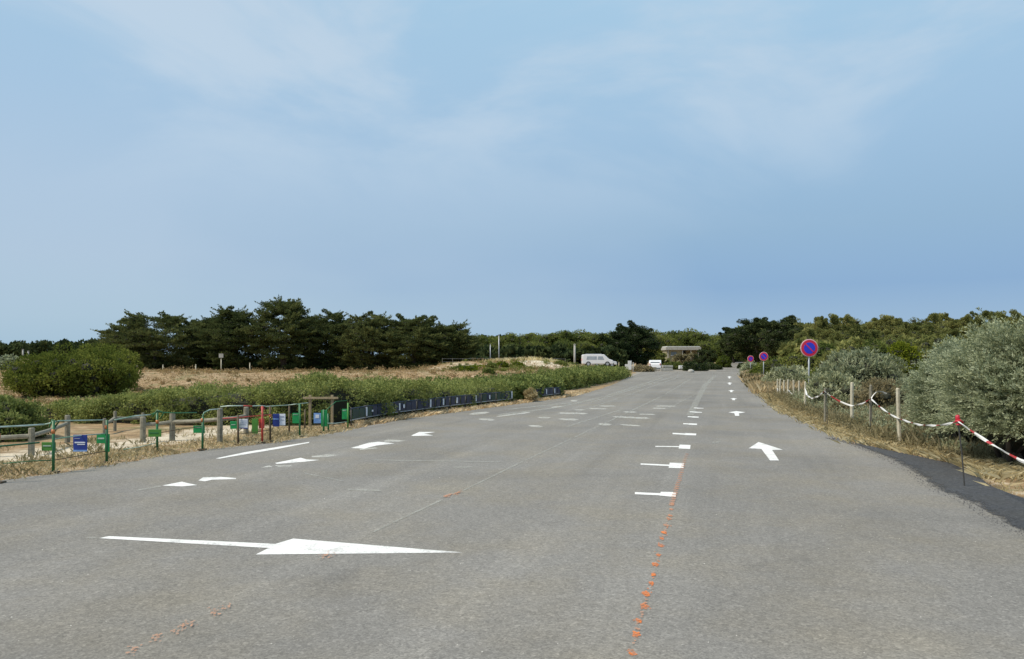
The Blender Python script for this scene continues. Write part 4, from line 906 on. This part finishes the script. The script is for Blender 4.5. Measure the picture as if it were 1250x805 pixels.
tape([tp3(975, 474, 29.5), tp3(973, 482, 30), tp3(966, 481, 31), tp3(962, 476, 32), tp3(957, 484, 33), tp3(950, 482, 33.8), tp3(949, 474, 34)], 'farthest tape looped low along the row of small stakes', 8, .05, 0)
tape([tp3(1063, 487, 17.3), tp3(1066, 480, 17.3), tp3(1072, 476.5, 17.4), tp3(1079, 477, 17.4), tp3(1082, 481, 17.4)], 'loose tape end curling up beside the knotted stake', 8, .04, 0)

# ------------------------------------------------------------------ left: racks with plates
def ppos(px, py, d): return (at(px, d), d, zat(py, d))
def board(parent, O, px0, px1, py0, py1, d, mat, name='plate', th=.012, yoff=0.0):
    a = at(px0, d) - O[0]; b = at(px1, d) - O[0]; z0 = zat(py1, d) - O[2]; z1 = zat(py0, d) - O[2]; y = d - O[1] + yoff
    return MB().box(((a + b) / 2, y, (z0 + z1) / 2), (abs(b - a), th, z1 - z0)).build(name, mat, parent, bevel=.004)
def rack(label, posts, tubes, plates, O):
    """posts: (px, base py, top py, mat, band py); tubes: list of (pts(px,py,d), mat, r); plates: (px0,px1,py0,py1,d,mat,label,marks)"""
    t = thing('bicycle_rack', O, 0, label, 'bicycle rack', 'low steel racks with coloured plates on the left verge')
    loc = lambda p: (p[0] - O[0], p[1] - O[1], p[2] - O[2])
    for px, by, ty, mat, band in posts:
        x, d = gd(px, by); z1 = zat(ty, d); m = MB(); m.tube([loc((x, d, -.15)), loc((x + random.uniform(-.01, .01), d, z1))], .020, 10); m.build('post', M[mat], t, smooth=True)
        MB().box(loc((x, d, .012)), (.13, .13, .018)).build('base_plate', M['rust'], t)
        if band: zb = zat(band, d); MB().tube([loc((x, d, zb - .03)), loc((x, d, zb + .03))], .025, 10).build('orange_band', M['orange_band'], t, smooth=True)
    for pts, mat, r in tubes:
        MB().tube([loc(ppos(*p)) for p in pts], r * .72, 8).build('rail', M[mat], t, smooth=True)
    for q in plates:
        px0, px1, py0, py1, d, mat, marks = q[:7]
        p = board(t, O, px0, px1, py0, py1, d, M[mat])
        for (a0, a1, b0, b1, mm) in marks:
            board(p, O, px0 + (px1 - px0) * a0, px0 + (px1 - px0) * a1, py0 + (py1 - py0) * b0, py0 + (py1 - py0) * b1, d, M[mm], 'print', .003, -.009)
    return t
def D_(px, py): return gd(px, py)[1]
d65, d130, d192, d247, d291, d320, d330, d353, d366, d395, d425 = D_(65, 577), D_(130, 565), D_(192, 553), D_(247, 549), D_(291, 543), D_(320, 540.5), D_(330, 540), D_(353, 529), D_(366, 533.5), D_(395, 528), D_(425, 523)
O1 = (at(65, d65), d65, 0)
text = [(.12, .88, .42, .50, 'white_paper'), (.3, .86, .55, .60, 'white_paper'), (.1, .5, .2, .25, 'print_grey'), (.0, 1, .9, 1, 'sky_print')]
rack('green rack nearest the camera at the left frame edge with a hanging blue board', [(65, 577.5, 514, 'green_paint', 527), (130, 565, 513, 'green_paint', 521.5), (-2, 590, 517, 'green_paint', 532)],
     [([(-40, 523.5, d65 - 1.0), (0, 521.5, d65 - .6), (30, 520, d65 - .3), (54, 518.5, d65)], 'pale_tube', .017), ([(-40, 548, d65 - 1.0), (0, 545, d65 - .5), (48, 540.5, d65)], 'green_paint', .017),
      ([(54, 518.5, d65), (65, 516, d65), (72, 514, d65 + .15), (100, 513.5, d65 + .6), (126, 513, d130)], 'pale_tube', .014), ([(66, 536.5, d65), (92, 532.5, d65 + .4), (129, 529.5, d130)], 'pale_tube', .012),
      ([(60, 522, d65), (64, 513, d65), (72, 515, d65 + .05), (66, 523, d65)], 'green_paint', .018), ([(4, 566, d65 - .4), (40, 563, d65 - .1), (64, 562, d65)], 'green_paint', .01), ([(66, 562, d65), (100, 556, d65 + .5), (129, 551, d130)], 'rust', .009)],
     [(51, 68, 540, 550.5, d65, 'leaf_green_plate', [(.1, .7, .35, .5, 'pale_tube')]), (89.5, 106.5, 531, 551.5, (d65 + d130) / 2, 'blue_board', text), (118, 134, 530, 541.5, d130, 'bright_green', [(.1, .6, .4, .55, 'pale_tube')]), (128, 134, 541, 552, d130, 'bright_green', [])], O1)
O2 = (at(192, d192), d192, 0)
rack('green rack with arched end, second from the camera, with two green plates', [(192, 552, 503, 'green_paint', 515), (247, 549.5, 509, 'green_paint', 513)],
     [([(140, 513, d130 + .3), (165, 508, d192 - .5), (184, 506.5, d192)], 'pale_tube', .015), ([(184, 506.5, d192), (192, 503, d192), (202, 504, d192 + .1), (215, 504.5, d192 + .1), (240, 504, d247)], 'green_paint', .015),
      ([(246, 512, d247), (249, 504, d247), (256, 500.5, d247 + .2), (267, 499.5, d247 + .4)], 'pale_tube', .015), ([(193, 529, d192), (220, 524, d192 + .1), (246, 521, d247)], 'rust', .008), ([(150, 549, d192 - .3), (170, 546, d192 - .2), (190, 541, d192)], 'pale_tube', .01),
      ([(186, 509, d192), (192, 501, d192), (200, 504, d192), (196, 511, d192)], 'green_paint', .02)],
     [(181, 197, 524.5, 533.5, d192, 'leaf_green_plate', [(.1, .8, .4, .55, 'green_paint')]), (236, 250, 520, 528.8, d247, 'bright_green', [(.15, .75, .15, .3, 'pale_tube')])], O2)
O3 = (at(291, d291), d291, 0)
rack('rack with red post and red and white top rail, holding a white notice', [(291, 543.5, 507, 'rust', None), (320, 541, 496, 'red_paint', None), (330, 539.8, 496, 'rust', 508)],
     [([(269, 496.8, d291), (280, 495.8, d291), (297, 495.6, d291)], 'pale_tube', .016), ([(297, 495.6, d291), (308, 496, d291 + .1)], 'red_paint', .016), ([(308, 496, d291 + .1), (316, 495.6, d320), (324, 496, d320)], 'pale_tube', .016),
      ([(318, 500, d320), (320, 496, d320), (323, 500, d320)], 'red_paint', .02), ([(272, 511, d291), (290, 510, d291), (330, 506.5, d330)], 'red_paint', .013), ([(292, 530, d291), (310, 528, d291 + .2), (330, 525, d330)], 'rust', .008)],
     [(292, 302.3, 511.8, 523.5, d291 + .05, 'white_paper', [(.1, .9, .15, .2, 'print_grey'), (.1, .9, .35, .4, 'print_grey'), (.1, .8, .55, .6, 'print_grey'), (0, 1, .9, 1, 'blue_board')]), (281, 292, 514.5, 523.8, d291, 'bright_green', [(.1, .6, .4, .5, 'pale_tube')]),
      (307.5, 315, 511.5, 529.5, d320, 'leaf_green_plate', []), (316, 322.8, 511.5, 523, d320 + .03, 'red_paint', [])], O3)
O4 = (at(366, d366), d366, 0)
rack('rack with the blue and white panel right of the red post', [(353, 529.5, 496, 'rust', None), (366, 533.8, 493, 'green_paint', None), (372, 524, 500, 'rust', None)],
     [([(325, 496.5, d330), (340, 495.5, d353), (352, 494.8, d353)], 'pale_tube', .015), ([(352, 494.8, d353), (362, 493.5, d366), (376, 492, d366 + .6)], 'pale_tube', .014), ([(333, 519.5, d330), (352, 516, d353), (366, 511, d366)], 'rust', .008)],
     [(333, 341, 505.5, 521, d330 + .1, 'blue_board', [(.1, .9, .35, .45, 'sky_print')]), (341.2, 348.4, 505.5, 519.5, d330 + .12, 'white_paper', [(.2, .8, .2, .3, 'print_grey'), (.2, .8, .5, .55, 'print_grey')]), (357, 367, 504.5, 517, d366 - .06, 'bright_green', [(.1, .7, .1, .2, 'pale_tube')])], O4)
O5 = (at(395, d395), d395, 0)
rack('last green rack beside the wooden frame, with a round blue poster', [(395, 528.5, 500, 'green_paint', None), (401, 527, 505, 'green_paint', None), (424.5, 523, 492, 'leaf_green_plate', None)],
     [([(396, 517, d395), (410, 517, d395 + .3), (424, 515, d425)], 'pale_tube', .014), ([(396, 503, d395), (410, 490.5, d425), (424, 489, d425)], 'green_paint', .013)],
     [(383, 392, 504.5, 517, d395 + .05, 'sky_print', [(.25, .75, .15, .5, 'white_paper')]), (392, 399.5, 501, 521, d395 - .05, 'bright_green', []), (417.5, 426, 499.5, 512, d425, 'bright_green', [(.1, .6, .1, .2, 'pale_tube')])], O5)
# wooden frame behind
dW = 18.6
t = thing('timber_stand', (at(378, dW), dW, 0), 0, 'tan wooden frame of two posts and a crossbar beside the last green rack', 'wooden frame')
for px, ty in ((378.5, 482.5), (405.5, 482.5)):
    MB().box((at(px, dW) - at(378, dW), 0, zat(ty, dW) / 2 - .05), (.06, .06, zat(ty, dW) + .1), jit=.003).build('post', M['frame_wood'], t, bevel=.005)
MB().box(((at(392, dW) - at(378, dW)), -.047, zat(486, dW)), (at(413.5, dW) - at(370.5, dW), .03, .05), jit=.004).build('crossbar', M['frame_wood'], t, bevel=.004)

# post-and-rail fences
def wfence(label, posts, O, thick=.1, rails=((.62, .8),), ext=None):
    t = thing('wooden_fence', (O[0], O[1], 0), 0, label, 'fence')
    P = []
    for px, by, ty in posts:
        x, d = gd(px, by); h = zat(ty, d); g = float(Tz(x, d)); P.append((x - O[0], d - O[1], h))
        MB().tube([(x - O[0], d - O[1], g - .3), (x - O[0] + .01, d - O[1], h - .015), (x - O[0] + .01, d - O[1], h)], [thick * .47, thick * .45, thick * .38], 9).build('post', M['old_wood'], t)
    if ext: P = [(at(ext[0], ext[1]) - O[0], ext[1] - O[1], P[0][2])] + P
    for a, b in zip(P[:-1], P[1:]):
        for f in rails:
            za, zb = a[2] * (f[0] + f[1]) / 2, b[2] * (f[0] + f[1]) / 2; r = .04
            mid = ((a[0] + b[0]) / 2, (a[1] + b[1]) / 2 + .02, (za + zb) / 2 - .012)
            MB().tube([(a[0], a[1], za), mid, (b[0], b[1], zb)], [r, r * .95, r], 8).build('rail', M['old_wood'], t)
    return t
x, d = gd(38, 556); wfence('weathered post and rail fence running off the left frame edge', [(38, 556, 522.5), (82, 541, 507)], (x, d), .11, ((.55, .85),), ext=(-60, 12.6))
x, d = gd(140, 527); wfence('low weathered rail fence on the sand farther behind the green racks', [(127, 531, 511), (140, 527, 502), (174, 523, 504)], (x, d), .075, ((.5, .8),))
x, d = gd(210, 537); wfence('weathered grey fence with two posts behind the arched green rack', [(174, 540, 509), (210, 538, 504.5), (268, 541, 498.5), (300, 531, 497)], (x, d), .12, ((.55, .8),))

# ------------------------------------------------------------------ row of dark blue racks along the hedge
bl = [(437, 521.5), (455, 517.5), (475, 513.5), (495, 510), (516, 507), (538, 504), (556, 501.5), (575, 499), (594, 496.5), (612, 494.5), (632, 492)]
bl2 = [(654, 489.2), (668, 487.6), (681, 486.2), (690, 485)]
def blue_rack(a, b, idx, lab, white, rs_):
    (xa, da), (xb, db) = gd(*a), gd(*b); xa -= .2; xb -= .2; da += .12; db += .12
    ang = math.atan2(db - da, xb - xa); Ln = math.hypot(xb - xa, db - da)
    t = thing('panel_rack', (xa, da, 0), ang, lab, 'panel rack', 'row of low dark blue panel racks against the hedge')
    for s in (.03, Ln - .06): MB().tube([(s, 0, -.1), (s, 0, .46)], .02, 8).build('post', M['rod'], t, smooth=True)
    MB().tube([(0, 0, .43), (Ln - .05, 0, .43)], .016, 8).build('top_rail', M['dark_blue'], t); MB().tube([(0, 0, .15), (Ln - .05, 0, .15)], .014, 8).build('lower_rail', M['galv'], t)
    n = max(2, int(Ln / .34)); w = (Ln - .1) / n
    for k_ in range(n):
        MB().box((.05 + w * (k_ + .5), -.02, .29), (w * rs_.uniform(.75, .94), .014, rs_.uniform(.22, .25))).build('panel', M['dark_blue' if rs_.random() < .75 else 'darkgreen_panel'], t)
    if white: MB().box((Ln * white[0], -.045, .30), (.085, .012, white[1])).build('white_label', M['white_paper'], t)
M['darkgreen_panel'] = simple('dark_green_panel', (.012, .05, .035), (.008, .03, .02), 5, .5, .05)
rs_ = random.Random(5)
nm = ['first', 'second', 'third', 'fourth', 'fifth', 'sixth', 'seventh', 'eighth', 'ninth', 'last']
for i in range(len(bl) - 1):
    blue_rack(bl[i], bl[i + 1], i, nm[i] + ' dark blue rack of the long row against the hedge, counted from the left', [(.95, .22), (.3, .05), (.95, .20), (.2, .1), (.7, .24), (.5, .2), (.4, .18), (.6, .2), (.5, .14), (.9, .26)][i], rs_)
for i in range(len(bl2) - 1):
    blue_rack(bl2[i], bl2[i + 1], i, ['left', 'middle', 'right'][i] + ' rack of the short far row of three beyond the dead bush', [None, (.3, .2), (.1, .2)][i], rs_)

# ------------------------------------------------------------------ posts and poles on the dune
def pole(px, d, ty, r, lab, mat='galv', name='pole', cat='pole', by=None, group=None):
    x = at(px, d); g = float(Tz(x, d)); h = zat(ty, d) - g
    t = thing(name, (x, d, g), 0, lab, cat, group)
    MB().tube([(0, 0, -.3), (0, 0, h)], [r, r * .85], 10).build('shaft', M[mat], t, smooth=True)
    MB().lathe([(r * 1.1, h - .01), (r * 1.2, h + .04), (r * .3, h + .08)], (0, 0, 0), 10).build('cap', M[mat], t)
    return t
for px, ty, d, lab in [(199, 446.5, 76, 'pale post before the leftmost cypress'), (239, 446, 78, 'pale post below the dip between cypresses'), (167.5, 446, 78, 'pale post at the right edge of the big green shrub'), (305, 444, 80, 'short pale post under the cypress left of the tallest')]:
    pole(px, d, ty, .06, lab, 'pale_wood', 'dune_post', 'post', group='pale posts along the dune below the cypresses')
t = pole(270, 76, 439, .055, 'post carrying a pale square box below the ragged cypress', 'pale_wood', 'dune_post', 'post')
MB().box((0, 0, zat(434.5, 76) - t.location.z), (.42, .12, .4)).build('box', M['concrete'], t, bevel=.01)
for px, ty, lab in [(28, 427, 'taller of two pale pillars far off on the dune at left'), (34.5, 429, 'shorter of two pale pillars far off at left')]: pole(px, 180, ty, .22, lab, 'concrete', 'pillar', 'pillar')
pole(609, 88, 410, .06, 'tall thin pole left of the sandy mound against the sky', 'galv')
pole(701.5, 86, 421, .13, 'stout pale pole at the right of the sandy mound', 'concrete')
pole(598.5, 92, 421, .05, 'thin short pole in front of the middle wood', 'galv')
# wire fence along the dune crest
t = thing('wire_fence', (at(560, 78), 78, 0), 0, 'thin wire fence with slim posts on the crest behind the mound', 'fence')
ox = at(560, 78)
for k_ in range(13):
    px = 540 + k_ * 12.5; x = at(px, 78); g = float(Tz(x, 78)); MB().tube([(x - ox, 0, g - .2), (x - ox, 0, g + 1.0)], .02, 6).build('post', M['old_wood'], t)
for zf in (.3, .62, .94):
    pts = [(at(540 + k_ * 12.5, 78) - ox, 0, float(Tz(at(540 + k_ * 12.5, 78), 78)) + zf) for k_ in range(13)]; MB().tube(pts, .005, 4).build('wire', M['galv'], t)

# ------------------------------------------------------------------ far end: vehicles, panel, blocks, building
def car(px, d, rz, lab, L_=3.9, H=1.5, van=False):
    x = at(px, d); g = float(Tz(x, d)); t = thing('parked_van' if van else 'parked_car', (x, d, g), rz, lab, 'van' if van else 'car')
    if van: prof = [(-L_ / 2, .3), (-L_ / 2, H - .12), (-L_ / 2 + .12, H), (L_ / 2 - 1.15, H), (L_ / 2 - .55, H * .62), (L_ / 2 - .03, H * .5), (L_ / 2, .3)]
    else: prof = [(-L_ / 2, .32), (-L_ / 2 + .02, .85), (-L_ / 2 + .35, H - .06), (-L_ / 2 + .9, H), (L_ / 2 - 1.5, H - .04), (L_ / 2 - .95, .9), (L_ / 2 - .1, .74), (L_ / 2, .32)]
    MB().prism(prof, -.82, .82).build('body', M['car_white'], t, bevel=.07, smooth=False)
    zs, ze = (H * .56, H * .84)
    for y in (-.826, .826):
        for a, b in (((-L_ / 2 + .5), (-.15)), ((-.05), (L_ / 2 - 1.35))):
            MB().prism([(a, zs), (b + (.2 if b > 0 else 0), zs), (b, ze), (a + .1, ze)], y - .006, y + .006).build('side_window', M['van_glass'], t)
    MB().box((-L_ / 2 + (.02 if van else .14), 0, H * .7), (.03, 1.25, .34)).build('rear_window', M['glass'], t)
    MB().box((L_ / 2 - (.83 if van else 1.2), 0, H * .77), (.05, 1.3, .3)).build('windscreen', M['glass'], t)
    for sx in (-1, 1):
        for sy in (-1, 1):
            w = MB().lathe([(.2, -.1), (.31, -.09), (.31, .09), (.2, .1)], (sx * (L_ / 2 - .75), sy * .76, .31), 18, axis='y').build('wheel', M['tyre'], t); MB().lathe([(.18, -.106), (.18, .106)], (sx * (L_ / 2 - .75), sy * .76, .31), 14, axis='y').build('hubcap', M['galv'], w)
    for sy in (-1, 1):
        MB().box((L_ / 2 - .05, sy * .62, .66), (.08, .25, .12)).build('headlight', M['glass'], t); MB().box((-L_ / 2 + .0, sy * .7, .85), (.05, .12, .25)).build('tail_light', M['red_paint'], t)
    if van:
        for sy in (-.55, .55): MB().tube([(-L_ / 2 + .5, sy, H + .06), (.5, sy, H + .06)], .025, 6).build('roof_rail', M['galv'], t)
    return t
car(729, 99, 0, 'white van parked side-on above the far end of the hedge', 3.9, 1.5, True)
car(736, 106, R(8), 'white car parked just behind the white van, mostly hidden', 3.6, 1.42)
car(800, 109, R(78), 'small white car seen end-on between the evergreen and concrete blocks', 3.4, 1.42)
def slab(name, px, d, wpx, y0, y1, mat, lab, cat, dep=.5, z=None, group=None, bev=.03, jit=.02):
    x = at(px, d); g = float(Tz(x, d)); z0 = max(zat(y1, d), g) - g; z1 = zat(y0, d) - g
    t = MB().box((0, 0, (z0 + z1) / 2), (wpx * d / F, dep, max(.1, z1 - z0)), jit=jit).build(name, M[mat], None, bevel=bev); t.location = (x, d, g); tag(t, lab, cat, group); return t
d = 100; x = at(767, d); g = float(Tz(x, d))
t = thing('notice_panel', (x, d, g), 0, 'upright white panel with a lower step at its left, under dark evergreens', 'panel')
MB().box((.18, 0, .85), (.46, .08, 1.15)).build('board', M['white_wall'], t, bevel=.01); MB().box((-.24, 0, .62), (.36, .08, .7)).build('lower_board', M['white_wall'], t, bevel=.01)
for sx in (-.35, .35): MB().box((sx, .07, .45), (.07, .05, 1.1)).build('leg', M['old_wood'], t)
for px, y0, lab in ((755.5, 443, 'pale yellow post between white van and white panel'), (773, 443.5, 'grey post immediately right of the white panel')):
    pole(px, 100, y0, .09, lab, 'yellow_wall' if px < 760 else 'concrete', 'marker_post', 'post')
slab('concrete_block', 814.5, 106, 12, 446.2, 449, 'concrete', 'upper pale concrete block right of the small white car', 'block', 1.0)
slab('concrete_block', 813.5, 104.5, 14, 449.8, 453.6, 'concrete', 'lower pale concrete block right of the small white car', 'block', .8)
slab('concrete_block', 832, 108, 6.5, 446.4, 450.5, 'white_wall', 'small white block left of the dark rounded bush', 'block', .6)
import bmesh as _b
m = MB(); v, f = ico((0, 0, 0), (.42, .35, .3), 3, .05); m.add(v, f); o = m.build('boulder', M['concrete'], smooth=True); x = at(843.5, 99); o.location = (x, 99, float(base_z(99)) + .1); tag(o, 'whitish boulder at the end of the parking rows', 'boulder')
slab('low_wall', 786, 104, 30, 448.4, 453.5, 'old_wood', 'low brownish wall at the left of the small white car', 'wall', .4)
# low flat-roofed building
d = 158; x = at(833, d); g = float(Tz(x, d)); B = thing('flat_roofed_building', (x, d, g), 0, 'low building with a pale flat roof among trees beyond the lot', 'building')
zz0 = lambda y: zat(y, d) - g
hw = 41 * d / F / 2
MB().box((0, 1.5, zz0(425.8)), (hw * 2 + .3, 5.2, .62)).build('roof', M['concrete'], B, bevel=.03)
MB().box((0, 1.5, zz0(423.4)), (hw * 2 - .2, 5.0, .12)).build('roof_edge', M['white_wall'], B)
MB().box((-hw * .52, 1.6, zz0(427.8) / 2), (hw * .9, 4.4, zz0(427.8))).build('wall', M['yellow_wall'], B); MB().box((hw * .62, 2.6, zz0(427.8) / 2), (hw * .7, 2.4, zz0(427.8))).build('wall', M['yellow_wall'], B)
MB().box((hw * .1, 2.4, zz0(427.8) / 2), (hw * .38, 2.2, zz0(427.8))).build('doorway', M['dark_open'], B)
for px in (-.9, -.05, .45, .9): MB().tube([(hw * px, -.85, -.1), (hw * px, -.85, zz0(427.8))], .1, 10).build('column', M['concrete'], B)
f = MB().box((-hw * .55, -.62, zz0(432)), (1.1, .06, .7)).build('window', M['glass'], B); MB().box((-hw * .55, -.66, zz0(432) - .4), (1.3, .1, .08)).build('sill', M['white_wall'], f)
